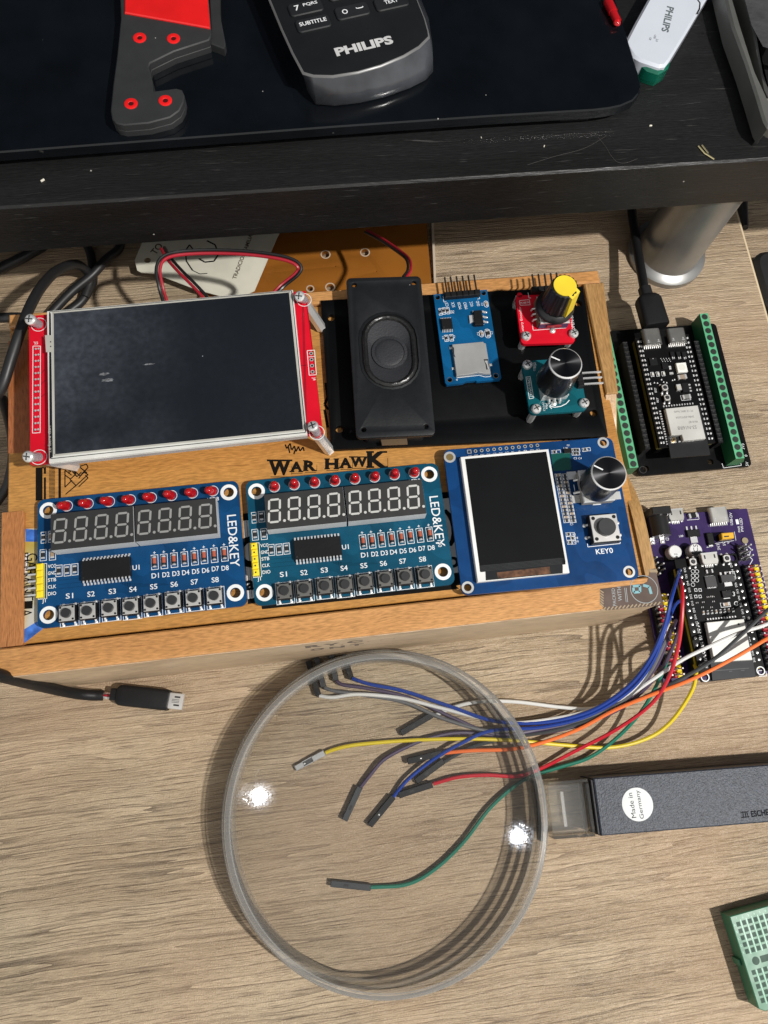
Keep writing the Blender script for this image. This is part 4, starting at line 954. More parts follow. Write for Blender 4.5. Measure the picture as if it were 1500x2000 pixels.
for s, x, y, r in (('Min', 818, 945, -90), ('(GND)', 808, 955, -90), ('Max', 893, 1212, -90), ('(VCC)', 872, 1215, -90)): q = p3(x, y); b.text(s, q.x, q.y, zt, 1.0, 1, r, .62*len(s)+.5)
arc = [p3(x, y) for x, y in ((1040, 1172), (1020, 1195), (985, 1212), (945, 1218), (912, 1212))]; b.poly_line([(a.x, a.y) for a in arc], .35, zt, 1)
b.poly_line([(p3(*p).x, p3(*p).y) for p in ((930, 1196), (909, 1212), (926, 1228))], .35, zt, 1)
b.poly_line([(p3(*p).x, p3(*p).y) for p in ((843, 1085), (852, 1160), (1035, 1140), (1027, 1080))], .22, zt, 1)
b.build('circuit_board', [pcbmat('pot_teal', (0.003, 0.075, 0.095)), WHITE], t)
kc = p3(943, 1052, 5); kx, ky = kc.x, kc.y
b = M(); b.box(kx-5.2, kx+5.2, ky-5.6, ky+5.6, 1.65, 6.2, 0, .3)
for i in (-1, 0, 1): b.tube([(kx+2.2*i, ky-5.6, 3.5), (kx+2.2*i, ky-6.8, 3.2), (kx+2.2*i, ky-7.1, 1.7)], .45, 0, 8)
b.dome(kx, ky-7.0, 1.62, 1.3, 0, 12, 3, .7); b.lathe(kx, ky, [(3, 6), (3, 9)], 0, 16)
b.build('encoder_body', [TIN], t)
alu_knob(t, kx, ky, 7.2, 22.6, 7.4, 6.35, 150)
for q in sc[:3]: screw(t, q.x, q.y, 1.62, r=2.05)
for q in sc:
    b = M(); b.tube([(q.x, q.y, -9.2), (q.x, q.y, -.02)], 1.5, 0, 6); b.build('standoff', [CHROME], t)
hp = [p3(x, y, 1) for x, y in ((1098, 1000), (1104, 1035), (1112, 1072))]
header(t, hp, (1, 0, 0), 1.62, L_=8.0, pin=CHROME)

# ------------------------------------------------------------------ blue display board with knob and key
t = thing('display_board', 'wide blue board carrying a dark screen, black knob and single key', 'circuit board', (50.9, 45.7, 60.2), -1.0)
VZ = 61.8
def v3(x, y, dz=0): return LP(t, 840+x/3.261, 830+y/3.261, VZ+dz)
hs = [v3(x, y) for x, y in ((125, 205), (1103, 113), (1268, 935), (240, 1035))]
b = M(); b.plate(rrect(0, 69.6, 0, 59.0, 2.6, 5), [circ(h.x, h.y, 1.45, 18) for h in hs], 0, 1.6, 0); zt = 1.63
for i, h in enumerate(hs): b.ring(h.x, h.y, 1.48, 2.35, zt, 2)
h = hs[0]; b.flat(circ(h.x, h.y, 1.45, 18), 1.55, 3)
for i in range(12):
    q = v3(250+i*39.4, 170-i*3.65)
    if i == 0: b.frame(q.x-.7, q.x+.7, q.y-.7, q.y+.7, .25, zt, 2)
    else: b.ring(q.x, q.y, .45, .72, zt, 2, 14)
    b.flat(circ(q.x, q.y, .45, 10), 1.62, 4); b.text(('VCC', 'GND', 'DIN', 'CLK', 'CS', 'DC', 'RST', 'BL', 'A', 'B', 'KEY', 'IO')[i], q.x, q.y-1.9, zt, .7, 1, 0, 1.5)
q = v3(1110, 803); b.text('KEY0', q.x, q.y, zt, 2.1, 1, 0, 6.8, 0.01)
b.poly_line([(v3(*p).x, v3(*p).y) for p in ((1002, 755), (1005, 777), (1212, 755), (1207, 735))], .25, zt, 1)
b.poly_line([(v3(*p).x, v3(*p).y) for p in ((915, 380), (925, 440))], .25, zt, 1); b.poly_line([(v3(*p).x, v3(*p).y) for p in ((960, 492), (1160, 458))], .25, zt, 1)
for s, x, y in (('R5', 900, 545), ('R13', 905, 563), ('R14', 905, 583), ('R3', 898, 605), ('C1', 900, 632), ('R1', 917, 697), ('R18', 927, 720), ('C10', 930, 742), ('Q1', 880, 130), ('U1', 860, 148), ('C2', 925, 212), ('C4', 955, 212), ('S1', 1000, 160)):
    q = v3(x, y); b.text(s, q.x, q.y, zt, .85, 1, 0)
for i in range(14):
    y = 322+i*22.2; x = 792+i*4.2
    for j in range(2):
        q = v3(x+22+j*42, y); b.frame(q.x-1.15, q.x+1.15, q.y-.72, q.y+.72, .16, zt, 1)
for x, y in ((790, 172), (815, 170), (918, 160), (938, 160), (918, 182), (938, 182), (985, 158), (1005, 155), (880, 697), (885, 722), (890, 748), (905, 697), (908, 722), (912, 748)):
    q = v3(x, y); b.frame(q.x-1.0, q.x+1.0, q.y-.7, q.y+.7, .16, zt, 1)
b.build('circuit_board', [pcbmat('display_blue', (0.0025, 0.034, 0.120)), WHITE, mat('ring_silver', (0.62, 0.62, 0.60), 0.35, 0.6), GOLD, BLACKM], t)
for i in range(14):
    for j in range(2):
        q = v3(814+i*4.2+j*42, 322+i*22.2); smd_part(t, q.x, q.y, 1.7, .95, 0, CERAMIC if (i+j) % 3 else TAN)
for x, y in ((918, 160), (938, 160), (918, 182), (938, 182), (985, 158), (790, 172), (880, 697), (905, 722), (890, 748)): q = v3(x, y); smd_part(t, q.x, q.y, 1.6, .95, 0)
q = v3(872, 168); b = M(); b.box(q.x-1.6, q.x+1.6, q.y-.9, q.y+.9, 1.65, 2.7, 0, .15); b.box(q.x-.5, q.x+.5, q.y+.9, q.y+1.5, 1.65, 1.95, 1); b.build('transistor', [BLACKP, SOLDER], t)
q = [v3(x, y, .2) for x, y in ((768, 185), (893, 172), (900, 285), (787, 295))]
b = M(); b.prism([(k.x, k.y) for k in q], 1.66, 1.9, 0, .03); b.build('flex_fold', [mat('flex_green', (0.004, 0.075, 0.062), 0.22)], t)
sz = 2.6
def sv(x, y): q = v3(x, y, sz); return (q.x, q.y)
out = [sv(193, 203), sv(755, 152), sv(890, 940), sv(303, 1000)]
b = M(); b.prism(out, 1.66, 1.6+sz-.3, 0, .1); b.prism(inset(out[::-1], .15), 1.6+sz-.3, 1.6+sz, 0, 0)
b.build('screen_frame', [mat('frame_white', (0.70, 0.70, 0.68), 0.45)], t)
b = M(); z = 1.6+sz+.04
b.flat([sv(222, 217), sv(740, 170), sv(862, 868), sv(862, 888), sv(318, 935), sv(312, 885)], z, 0)
b.flat([sv(316, 895), sv(836, 845), sv(845, 900), sv(845, 945), sv(355, 990), sv(352, 935), sv(322, 938)], z+.02, 1)
b.flat([sv(425, 940), sv(760, 902), sv(768, 948), sv(432, 978)], z+.04, 2)
for i in range(5): b.line(*sv(318+i*2, 900+i*8), *sv(850, 850+i*8), .1, z+.05, 3)
b.build('screen', [mat('lcd_dark', (0.0055, 0.0055, 0.0056), 0.14, dust=0.04), SCRK, mat('flex_copper', (0.10, 0.045, 0.022), 0.3, var=0.7, vscale=500), mat('dark_line', (0.03, 0.03, 0.03), 0.4)], t)
kc = v3(1070, 375, 6); kx, ky = kc.x, kc.y
b = M(); b.box(kx-6.2, kx+6.2, ky-6.6, ky+6.6, 2.1, 5.8, 1, .3); b.box(kx-6.3, kx+6.3, ky-6.7, ky+6.7, 5.2, 6.2, 0, .3)
for x, y, w in ((902, 322, 1.9), (932, 472, 1.9), (1183, 450, 1.9), (1058, 488, 1.7)):
    q = v3(x, y); b.box(q.x-w, q.x+w, q.y-w*.85, q.y+w*.85, 1.63, 1.85, 0, .05)
q = v3(1058, 488); b.box(q.x-.9, q.x+.9, q.y-.9, q.y+.9, 1.86, 2.4, 0, .2)
for y in (355, 435): q = v3(925, y); b.tube([(q.x-.8, q.y, 1.9), (q.x+.6, q.y, 2.8), (q.x+3.4, q.y, 3.4)], .55, 0, 8)
b.lathe(kx, ky, [(3, 6), (3, 9)], 0, 16)
b.build('encoder_body', [TIN, mat('encoder_grey', (0.28, 0.26, 0.23), 0.5)], t)
alu_knob(t, kx, ky, 6.6, 20.6, 7.1, 6.75, 147)
q = v3(1095, 672, 0); tact(t, q.x, q.y, 11.2, ALU, 3.5, 4.0, legs='X', caph=2.2)
# ------------------------------------------------------------------ black breakout board with screw terminals, and the board plugged on it
BLKPCB = mat('black_mask', (0.0045, 0.0045, 0.0048), 0.36, spec=0.13); GREENT = mat('terminal_green', (0.10, 0.38, 0.20), 0.42); GREENSH = mat('terminal_green_shaded', (0.018, 0.135, 0.055), 0.45)  # darker green puts the shade of the terminal sides into the colour
OLIVE = mat('olive_header', (0.12, 0.11, 0.02), 0.45); SHIELD = mat('shield_can', (0.54, 0.54, 0.51), 0.45, 0.3); ENGR = mat('engraving', (0.17, 0.17, 0.16), 0.6)
t = thing('terminal_board', 'black breakout board with two green screw terminal rows beside the box', 'circuit board', (155.3, 103.2, 2.4), -0.6)
b = M(); hs = [LP(t, x, y, 4) for x, y in ((1262, 915), (1388, 902))]
b.plate(rrect(0, 57.2, 0, 78.6, 2.0, 4), [circ(h.x, h.y, 1.5, 16) for h in hs], 0, 1.6, 0)
def tq(x, y, z=4): return LP(t, x, y, z)
for pts in (((1410, 905), (1413, 914), (1448, 909), (1446, 902)),): b.poly_line([(tq(*p).x, tq(*p).y) for p in pts], .25, 1.63, 1)
for s, x, y in (('3V3', 1451, 872), ('0', 1457, 890), ('5V', 1459, 906)): q = tq(x, y); b.text(s, q.x, q.y, 1.63, 1.4, 1, 80)
for i in range(3): q = tq(1252+i*3, 918-i); b.ring(q.x+1, q.y, 1.6, 1.8, 1.62, 2, 20) if i == 0 else None
b.build('circuit_board', [BLKPCB, WHITE, mat('grey_line', (0.05, 0.05, 0.05), 0.4)], t)
def terminal(x0, flip, y0, y1, n):
    b = M(); prof = [(0, 1.65), (6.6, 1.65), (6.6, 6.5), (4.3, 11.6), (0, 11.6)]
    if flip: prof = [(6.6-a, c) for a, c in prof][::-1]
    T = Matrix(((1, 0, 0, x0), (0, 0, 1, 0), (0, 1, 0, 0), (0, 0, 0, 1)))
    b.T = T; b.prism(prof, y0, y1, 1); b.T = None
    xa, xb = (x0+.02, x0+4.3) if not flip else (x0+2.3, x0+6.58)
    b.flat([(xa, y0+.02), (xb, y0+.02), (xb, y1-.02), (xa, y1-.02)], 11.64, 0)
    if not flip: b.add([(x0+4.3, y0, 11.66), (x0+6.62, y0, 6.5), (x0+6.62, y1, 6.5), (x0+4.3, y1, 11.66)], [(0, 1, 2, 3)], 0)
    else: b.add([(x0+2.3, y0, 11.66), (x0-.02, y0, 6.5), (x0-.02, y1, 6.5), (x0+2.3, y1, 11.66)], [(3, 2, 1, 0)], 0)
    p = (y1-y0)/n; cx = (xa+xb)/2
    for i in range(n):
        y = y0+p*(i+.5); b.flat(circ(cx, y, 1.42, 16), 11.66, 2); b.flat(circ(cx+.25, y-.2, 1.0, 12), 11.68, 3); b.line(cx-.5, y+.35, cx+.9, y-.65, .3, 11.7, 2)
        b.ring(cx, y, 1.42, 1.62, 11.67, 1, 16)
    return b.build('screw_terminal', [GREENT, GREENSH, BLACKM, mat('terminal_screw', (0.06, 0.075, 0.06), 0.4, 0.7)], t)
r0 = tq(1352, 630, 4); r1 = tq(1414.7, 912, 4)
terminal((r0.x+r1.x)/2, False, 1.2, 79.2, 20)
l0 = tq(1224, 842, 14)
terminal(l0.x-4.6, True, 1.2, 79.2, 20)
def female(x, y0, y1, n, w=2.5, h=8.5, name='socket_strip', par=None, z=1.65):
    b = M(); b.box(x-w/2, x+w/2, y0, y1, z, z+h, 0, .15)
    for i in range(n):
        y = y0+(y1-y0)*(i+.5)/n; b.flat([(x-.45, y-.45), (x+.45, y-.45), (x+.45, y+.45), (x-.45, y+.45)], z+h+.02, 1); b.line(x-1.15, y+.75, x+1.15, y+.75, .25, z+h+.02, 2)
    return b.build(name, [BLACKP, BLACKM, mat('socket_grey', (0.055, 0.055, 0.055), 0.5)], par or t)
k0, k1 = tq(1222, 668, 12), tq(1262, 878, 12); female((k0.x+k1.x)/2, k1.y, k0.y, 22)
k0, k1 = tq(1361, 666, 12), tq(1405, 865, 12); female((k0.x+k1.x)/2, k1.y, k0.y, 22)
d0, d1 = tq(1247, 662, 12), tq(1288, 874, 12); female((d0.x+d1.x)/2+.6, d1.y, d0.y, 22, h=8.4)
d2_, d3 = tq(1345, 656, 12), tq(1395, 864, 12); female((d2_.x+d3.x)/2-1.2, d3.y, d2_.y, 22, h=8.4)

NZ = 16.6
t = thing('wifi_board', 'small black processor board with a printed silver can plugged into the green terminal board', 'circuit board', (162.4, 112.4, NZ-4.1), -0.4)
def n7(x, y, dz=0): return LP(t, 1100+x/3.75, 550+y/3.75, NZ+dz)
WW, HH = 27.6, 57.6
b = M(); b.box(0, WW, 0, HH, 2.52, 4.1, 0, .1)
zt = 4.13
def n8(x, y, dz=0): return LP(t, 1220+x/7.5, 560+y/7.5, NZ+dz)
def n9(x, y, dz=0): return LP(t, 1260+x/6.818, 740+y/6.818, NZ+dz)
random.seed(3)
for i in range(22):
    y = HH-2.0-i*2.54
    for x, s in ((1.25, 1), (WW-1.25, -1)):
        b.dome(x, y, 4.1, .62, 2, 8, 2, .45)
        l = random.choice((.5, .9, .7, 1.0)); 
        for k in range(3): b.flat([(x+s*1.35-.35+random.uniform(-.1, .1), y-.55+k*.38), (x+s*1.35+.35*l, y-.55+k*.38), (x+s*1.35+.35*l, y-.30+k*.38), (x+s*1.35-.35, y-.30+k*.38)], zt, 1)
for s, x, y, r in (('BOOT', 138, 150, 85), ('RST', 165, 282, 85)): q = n9(x, y); b.text(s, q.x, q.y, zt, 1.0, 1, r, 2.4)
for x, y in ((405, 1285), (485, 1280), (565, 1275)): q = n8(x, y); b.frame(q.x-.75, q.x+.75, q.y-1.15, q.y+1.15, .15, zt, 1)
for x, y, w, h in ((540, 250, 2.3, 1.3),): q = n9(x, y); b.frame(q.x-w, q.x+w, q.y-h, q.y+h, .18, zt, 1)
for i in range(12): q = n8(530+i*13, 1050+(i % 3)*22); b.flat(circ(q.x, q.y, .2, 6), zt, 1)
for x, y in ((480, 1410), (615, 1405), (435, 1405), (570, 1395), (540, 1360), (700, 1370), (730, 1360)): q = n8(x, y); b.flat([(q.x-.4, q.y-.35), (q.x+.4, q.y-.35), (q.x+.1, q.y+.4)], zt, 1)
b.build('circuit_board', [BLKPCB, WHITE, SOLDER], t)
for x in (1.25, WW-1.25):
    b = M(); b.box(x-1.25, x+1.25, .6, HH-.6, 0, 2.5, 0, .1); b.build('pin_strip', [OLIVE], t)
def usbc(par, x0, x1, y0, y1, z, metal, name='usb_port', legs=True, h=3.1):
    T = Matrix(((1, 0, 0, 0), (0, 0, 1, 0), (0, 1, 0, 0), (0, 0, 0, 1)))
    b = M(); b.T = T; b.prism(rrect(x0, x1, z, z+h, h*.42, 6), y0, y1, 0); b.T = None
    cx = (x0+x1)/2; w = (x1-x0)
    for s in (-1, 1):
        b.flat([(cx+s*w*.28-.65, y0+1.0), (cx+s*w*.28+.65, y0+1.0), (cx+s*w*.28+.65, y0+1.35), (cx+s*w*.28-.65, y0+1.35)], z+h+.02, 2)
        b.flat(circ(cx+s*w*.28, y0+2.0, .38, 8), z+h+.02, 2)
    if legs:
        for i in range(9): b.box(x0+w*(i+.5)/9-.22, x0+w*(i+.5)/9+.22, y0-1.0, y0+.2, z-.0, z+.35, 1)
    b.T = T; b.prism(rrect(x0+.5, x1-.5, z+.45, z+h-.45, h*.3, 5), y1-.5, y1+.02, 3); b.T = None
    return b.build(name, [metal, SOLDER, CHROME, BLACKM], par)
DKMET = mat('dull_shell', (0.24, 0.235, 0.22), 0.38, 0.8); LTMET = mat('bright_shell', (0.52, 0.51, 0.48), 0.36, 0.7)
q0, q1 = n8(285, 870, 1.6), n8(540, 600, 1.6); usbc(t, q0.x+.1, q0.x+9.1, q0.y, q0.y+8.4, 4.12, DKMET)
q0, q1 = n8(650, 840, 1.6), n8(905, 640, 1.6); usbc(t, q0.x, q0.x+8.9, q0.y, q0.y+7.6, 4.12, DKMET)
# can module
sh4 = [n9(x, y, 3) for x, y in ((272, 395), (702, 350), (810, 792), (512, 822), (488, 740), (350, 748))]
an = [n9(x, y, .9) for x, y in ((228, 385), (735, 350), (850, 850), (335, 890))]
b = M(); mo = [n9(x, y, .8) for x, y in ((238, 392), (728, 350), (868, 1010), (342, 1052))]
b.prism([(k.x, k.y) for k in mo], 4.12, 4.95, 0)
b.build('module_board', [mat('module_black', (0.012, 0.0125, 0.014), 0.45, spec=.25)], t)
b = M(); b.prism([(k.x, k.y) for k in sh4], 4.98, 7.1, 0, .2)
c = (sh4[0]+sh4[1]+sh4[2])/3
for s, x, y, h, w in (('FC CE SRRC RoHS', 510, 432, 1.0, 9.2), ('2AB6-ESP32S3A', 530, 510, 1.0, 9.0), ('Wi-Fi+BT', 640, 572, 1.1, 4.6), ('S3-N16R8', 560, 650, 1.75, 9.2)):
    q = n9(x, y, 3); b.text(s, q.x, q.y, 7.14, h, 1, 178.5, w)
b.build('shield_can', [SHIELD, ENGR], t)
b = M(); q = n9(378, 815, 1.5); b.cyl(q.x, q.y, 4.98, 6.4, 1.0, 0, 16); b.cyl(q.x, q.y, 6.4, 6.9, .5, 1, 12); b.box(q.x-1.3, q.x+1.3, q.y-1.3, q.y+1.3, 4.96, 5.3, 2)
for i in range(5): b.box(q.x+2.4+i*1.6, q.x+3.4+i*1.6, q.y-1.2, q.y-.6, 4.96, 5.4, 2)
b.build('antenna_socket', [GOLD, BLACKM, SOLDER], t)
for i in range(14):
    pass
b = M()
for i in range(14):
    q = n9(193+i*7.6, 435+i*33.5); b.box(q.x-.35, q.x+.5, q.y-.3, q.y+.3, 4.12, 4.4, 0)
for i in range(12):
    q = n9(246+i*35, 370-i*3.5); b.box(q.x-.3, q.x+.3, q.y-.3, q.y+.45, 4.12, 4.4, 0)
b.build('module_pads', [SOLDER], t)
q = n8(840, 1180, 1.5); b = M(); b.box(q.x-2.5, q.x+2.5, q.y-2.5, q.y+2.5, 4.12, 5.7, 0, .2); b.flat(circ(q.x, q.y, 1.7, 20), 5.72, 1); b.build('status_led', [mat('led_white', (0.72, 0.72, 0.68), 0.4), mat('led_lens', (0.62, 0.62, 0.56), 0.2)], t)
q = n8(425, 1090, 1); b = M(); b.box(q.x-1.9, q.x+1.9, q.y-1.9, q.y+1.9, 4.12, 5.0, 0, .1); b.flat(circ(q.x, q.y+1.4, .25, 8), 5.02, 1); b.build('serial_chip', [BLACKP, SOLDER], t)
for x, y in ((600, 1150),): q = n8(x, y, 1); b = M(); b.box(q.x-1.6, q.x+1.6, q.y-1.6, q.y+1.6, 4.12, 4.9, 0, .1); b.build('small_chip', [BLACKP], t)
for x, y in ((410, 1285), (490, 1280), (572, 1275)): q = n8(x, y); smd_part(t, q.x, q.y, 1.7, 1.0, 92, mat('white_led', (0.6, 0.6, 0.56), 0.4), 'indicator_led', z=4.1)
for x, y, l in ((660, 1190, 1.8), (680, 1272, 1.9), (430, 125, 0)):
    if l: q = n8(x, y); smd_part(t, q.x, q.y, l, 1.1, 0 if y > 1200 else 90, SOLDER, 'resistor', z=4.1)
for x, y in ((438, 122),): q = n9(x, y); smd_part(t, q.x, q.y, 3.0, 2.2, 92, mat('tan_cap', (0.45, 0.44, 0.40), 0.4), 'capacitor', z=4.1, h=1.2)
q = n9(545, 245); smd_part(t, q.x, q.y, 4.0, 2.1, 4, mat('grey_cap', (0.20, 0.20, 0.19), 0.4), 'capacitor', z=4.1, h=1.0)
q = n8(835, 1330); smd_part(t, q.x, q.y, 4.4, 2.2, 4, mat('tan_cap2', (0.30, 0.24, 0.18), 0.4), 'capacitor', z=4.1, h=1.0)
q = n9(535, 115, 1); b = M(); b.box(q.x-1.7, q.x+1.7, q.y-2.3, q.y+2.3, 4.12, 5.6, 0, .15)
for i in (-1, 0, 1): b.box(q.x+1.7, q.x+3.2, q.y+i*1.6-.35, q.y+i*1.6+.35, 4.12, 4.5, 1, .05)
b.build('voltage_regulator', [BLACKP, SOLDER], t)
for x, y in ((262, 118), (292, 252)): q = n9(x, y, 1.6); tact(t, q.x, q.y, 3.4, mat('switch_plate', (0.70, 0.69, 0.66), 0.35, .5), .95, 2.0, z=4.1, caph=.4)
for x in (690, 780, 860): q = n8(x, 1000); b = M(); b.box(q.x-1.0, q.x+1.0, q.y-1.4, q.y+1.4, 4.12, 5.0, 0, .1); b.box(q.x-.25, q.x+.25, q.y-2.3, q.y-1.4, 4.12, 4.4, 1); b.box(q.x+.6, q.x+1.0, q.y-2.2, q.y-1.4, 4.12, 4.4, 1); b.build('transistor', [BLACKP, SOLDER], t)

# usb-c lead into that board
t = thing('usb_cable', 'black cable with a ribbed plug running under the shelf from the processor board', 'cable', (171, 180, 14))
pa, pb_ = P(1285, 640, 18.4), P(1262, 574, 18.4); d = (pb_-pa).normalized()
b = M()
a0 = P(1281, 638, 18.2); a1 = P(1262, 575, 18.2); ax = (a1-a0).normalized()
T = Matrix((Vector((ax.y, -ax.x, 0)), ax, Vector((0, 0, 1)))).transposed().to_4x4(); T.translation = a0
def along(bm, prof):
    """rounded rectangle rings (half width, half height, distance)"""
    rings = []
    for hw, hh, s in prof: rings.append([T @ Vector((x, s, z)) for x, z in rrect(-hw, hw, -hh, hh, min(hw, hh)*.55, 4)])
    bm.loft([r[::-1] for r in rings], 0)
along(b, [(6.2, 3.5, 0), (6.4, 3.6, .6), (6.2, 3.6, 14.5), (5.6, 3.2, 16), (4.2, 2.8, 17.2), (2.8, 2.6, 17.4), (2.8, 2.6, 22)])
b.build('plug_body', [BLACKP], t, world=True)
b = M(); b.tube(spline([T @ Vector((0, 21.5, 0)), P(1247, 500, 15), P(1238, 440, 13), P(1232, 395, 10), P(1228, 340, 6)]), 2.3, 0, 12); b.build('cable_sheath', [BLACKP], t, world=True)

# ------------------------------------------------------------------ purple expansion board
PURP = pcbmat('purple_mask', (0.030, 0.016, 0.075)); REDP = mat('header_red', (0.34, 0.012, 0.03), 0.4)
t = thing('expansion_board', 'purple expansion board with red and yellow pin rows at the box corner', 'circuit board', (145.4, 5.4, 2.6), -1.2)
XZ = 4.2
def g6(x, y, dz=0): return LP(t, 1250+x/6, 960+y/6, XZ+dz)
def gp(x, y, dz=0): return LP(t, x, y, XZ+dz)
b = M(); hh_ = gp(1456, 1056)
tr = gp(1459, 993); W2 = tr.x; H2 = tr.y
b.plate(rrect(0, W2, 0, H2, .4, 2), [circ(hh_.x, hh_.y, 1.4, 14)], 0, 1.6, 0); zt = 1.63
for s, x, y, r, h in (('USB-DV', 1068, 320, 82, 1.3), ('3V3', 920, 650, 90, 1.4), ('5V', 985, 610, 90, 1.3), ('V', 1035, 600, 90, 1.2), ('PW-LED', 1190, 390, 85, 1.3), ('PWR', 1160, 440, 85, 1.0), ('L88', 482, 522, 0, 1.0)):
    q = g6(x, y); b.text(s, q.x, q.y, zt, h, 1, r)
def gl(pts, w=.22): b.poly_line([(g6(*p).x, g6(*p).y) for p in pts], w, zt, 1)
gl(((550, 335), (692, 325), (680, 260))); gl(((300, 545), (335, 545), (335, 570), (305, 568), (300, 545))); gl(((1260, 640), (1300, 670), (1280, 760), (1320, 800), (1280, 870), (1230, 870)), .3)
gl(((880, 610), (1100, 575)), .2); gl(((1105, 470), (1125, 575)), .2); gl(((780, 655), (850, 640), (850, 625)), .3)
q = g6(1140, 355); b.flat([(q.x-.7, q.y-1.2), (q.x+.7, q.y-1.2), (q.x+.7, q.y+1.2), (q.x-.7, q.y+1.2)], zt, 1)
random.seed(5)
for i in range(26):
    y = H2-34-i*1.9
    if y > 1: b.flat([(W2-2.6+random.uniform(-.3, .3), y), (W2-.9, y), (W2-.9, y+.9), (W2-2.6, y+.9)], zt, 1) if random.random() > .3 else None
q = gp(1493, 1318); b.frame(q.x-2.5, q.x+1, q.y-.5, q.y+2, .25, zt, 1)
b.build('circuit_board', [PURP, WHITE, GOLD], t)
q = [g6(x, y, 5) for x, y in ((75, 225), (315, 190))]
jx0, jx1 = q[0].x, q[0].x+9.2; jy = g6(200, 265, 10).y
b = M(); b.box(jx0, jx1, jy-.2, jy+3.4, 1.65, 12.6, 0, .4)
b.tube([(jx0+4.6, jy-9.6, 6.6), (jx0+4.6, jy-.2, 6.6)], 4.5, 0, 24); b.box(jx0+.4, jx1-.4, jy-9.4, jy, 1.65, 6.5, 0)
for s in (-2.6, 2.2): b.box(jx0+4.6+s-1.1, jx0+4.6+s+1.1, jy-12.0, jy-9.3, 1.65, 2.1+s*.02, 1, .1); b.dome(jx0+4.6+s, jy-11, 1.7, 1.1, 1, 10, 3, .8)
b.build('power_jack', [mat('jack_black', (0.012, 0.012, 0.012), 0.3), SOLDER], t)
def microusb(par, p0, w, l, z, name='usb_port', ang=0):
    b = M(); b.T = Matrix.Translation((p0.x, p0.y, 0)) @ Matrix.Rotation(math.radians(ang), 4, 'Z')
    b.prism([(-w*.42, 0), (w*.42, 0), (w*.5, l*.25), (w*.5, l), (-w*.5, l), (-w*.5, l*.25)], z, z+2.6, 0, .25)
    for s in (-1, 1): b.flat([(s*w*.30-.35, l*.5), (s*w*.30+.35, l*.5), (s*w*.30+.35, l*.82), (s*w*.30-.35, l*.82)], z+2.62, 1)
    b.flat([(-w*.5, l-.5), (w*.5, l-.5), (w*.5, l+.1), (-w*.5, l+.1)], z+2.63, 2)
    for i in range(5): b.box(-1.6+i*.8-.2, -1.6+i*.8+.2, -1.0, .1, z, z+.3, 2)
    for s in (-1, 1): b.box(s*w*.42-.5, s*w*.42+.5, -.3, .6, z, z+.5, 2)
    return b.build(name, [LTMET, BLACKM, CHROME], par)
microusb(t, g6(425, 350, 1.2), 7.5, 5.8, 1.65)
q = g6(935, 370, 1.6); usbc(t, q.x-4.5, q.x+4.5, q.y, q.y+7.5, 1.65, LTMET)
q = g6(620, 500, .5); b = M(); b.box(q.x-3.1, q.x+3.1, q.y-1.4, q.y+2.0, 1.75, 3.2, 0, .2); b.box(q.x-1.7, q.x+1.7, q.y-4.2, q.y-1.4, 1.66, 2.2, 1, .1)
for i in (-1, 0, 1): b.box(q.x+i*2.3-.4, q.x+i*2.3+.4, q.y+2.0, q.y+4.0, 1.66, 2.1, 1, .05)
b.build('voltage_regulator', [BLACKP, SOLDER], t)
q = g6(615, 285, .5); smd_part(t, q.x, q.y, 4.4, 2.2, 6, BLACKP, 'diode', h=1.6)
q = g6(815, 560, .5); b = M(); b.box(q.x-1.6, q.x+1.6, q.y-2.9, q.y+2.9, 1.66, 3.4, 0, .3); b.box(q.x-1.0, q.x+1.0, q.y-3.6, q.y-2.9, 1.66, 2.2, 1); b.build('diode', [BLACKP, SOLDER], t)
for x, y, r in ((420, 700, 3.1), (660, 680, 3.1)):
    q = g6(x, y, 6); b = M(); b.box(q.x-3.3, q.x+3.3, q.y-3.3, q.y+3.3, 1.65, 2.6, 1, .3); b.cyl(q.x, q.y, 2.6, 7.2, r, 0, 28, ch=.35)
    b.flat([(q.x+r*.9*math.cos(a), q.y+r*.9*math.sin(a)) for a in [math.radians(k) for k in range(200, 341, 14)]], 7.22, 2)
    b.text('FAL' if x < 500 else 'C5', q.x, q.y+(-1.3 if x < 500 else .8), 7.24, .8 if x < 500 else 2.2, 3, 0 if x < 500 else 80); b.build('capacitor', [mat('cap_can', (0.80, 0.80, 0.80), 0.3, .35), BLACKP, mat('cap_band', (0.03, 0.03, 0.03), 0.4) if x > 500 else WHITE, BLACKM], t)
q = g6(1000, 540, 2); b = M()
a = [g6(x, y, 5.5) for x, y in ((955, 487), (1095, 475), (1105, 545), (965, 560))]; b.prism([(k.x, k.y) for k in a], 4.2, 7.2, 0, .3)
a2 = [(k.x, k.y) for k in [g6(x, y, 7) for x, y in ((1000, 512), (1060, 508), (1062, 522), (1005, 528))]]; b.flat(a2, 7.24, 1); b.prism([(k.x, k.y) for k in a], 1.7, 4.15, 2); b.build('jumper_cap', [mat('jumper_yellow', (0.72, 0.40, 0.02), 0.4), BLACKM, BLACKP], t)
q = g6(1225, 578); b = M(); b.cyl(q.x, q.y, 1.5, 2.2, 1.5, 0, 16); b.build('power_led', [mat('led_amber', (0.30, 0.25, 0.15), 0.3)], t)
def pinrow(x, y0, y1, n, body, name='pin_header', zb=1.65, up=8.0):
    b = M()
    for i in range(n):
        y = y0+(y1-y0)*(i+.5)/n
        b.prism(inset([(x-1.27, y-1.27), (x+1.27, y-1.27), (x+1.27, y+1.27), (x-1.27, y+1.27)], .04), zb, zb+2.5, 0, .5)
        b.bar((x, y, zb+2.4), (x, y, zb+up), .62, .62, 1)
    return b.build(name, [body, SOLDER], t)
ex0 = gp(1455, 1110, 2); yt_ = ex0.y
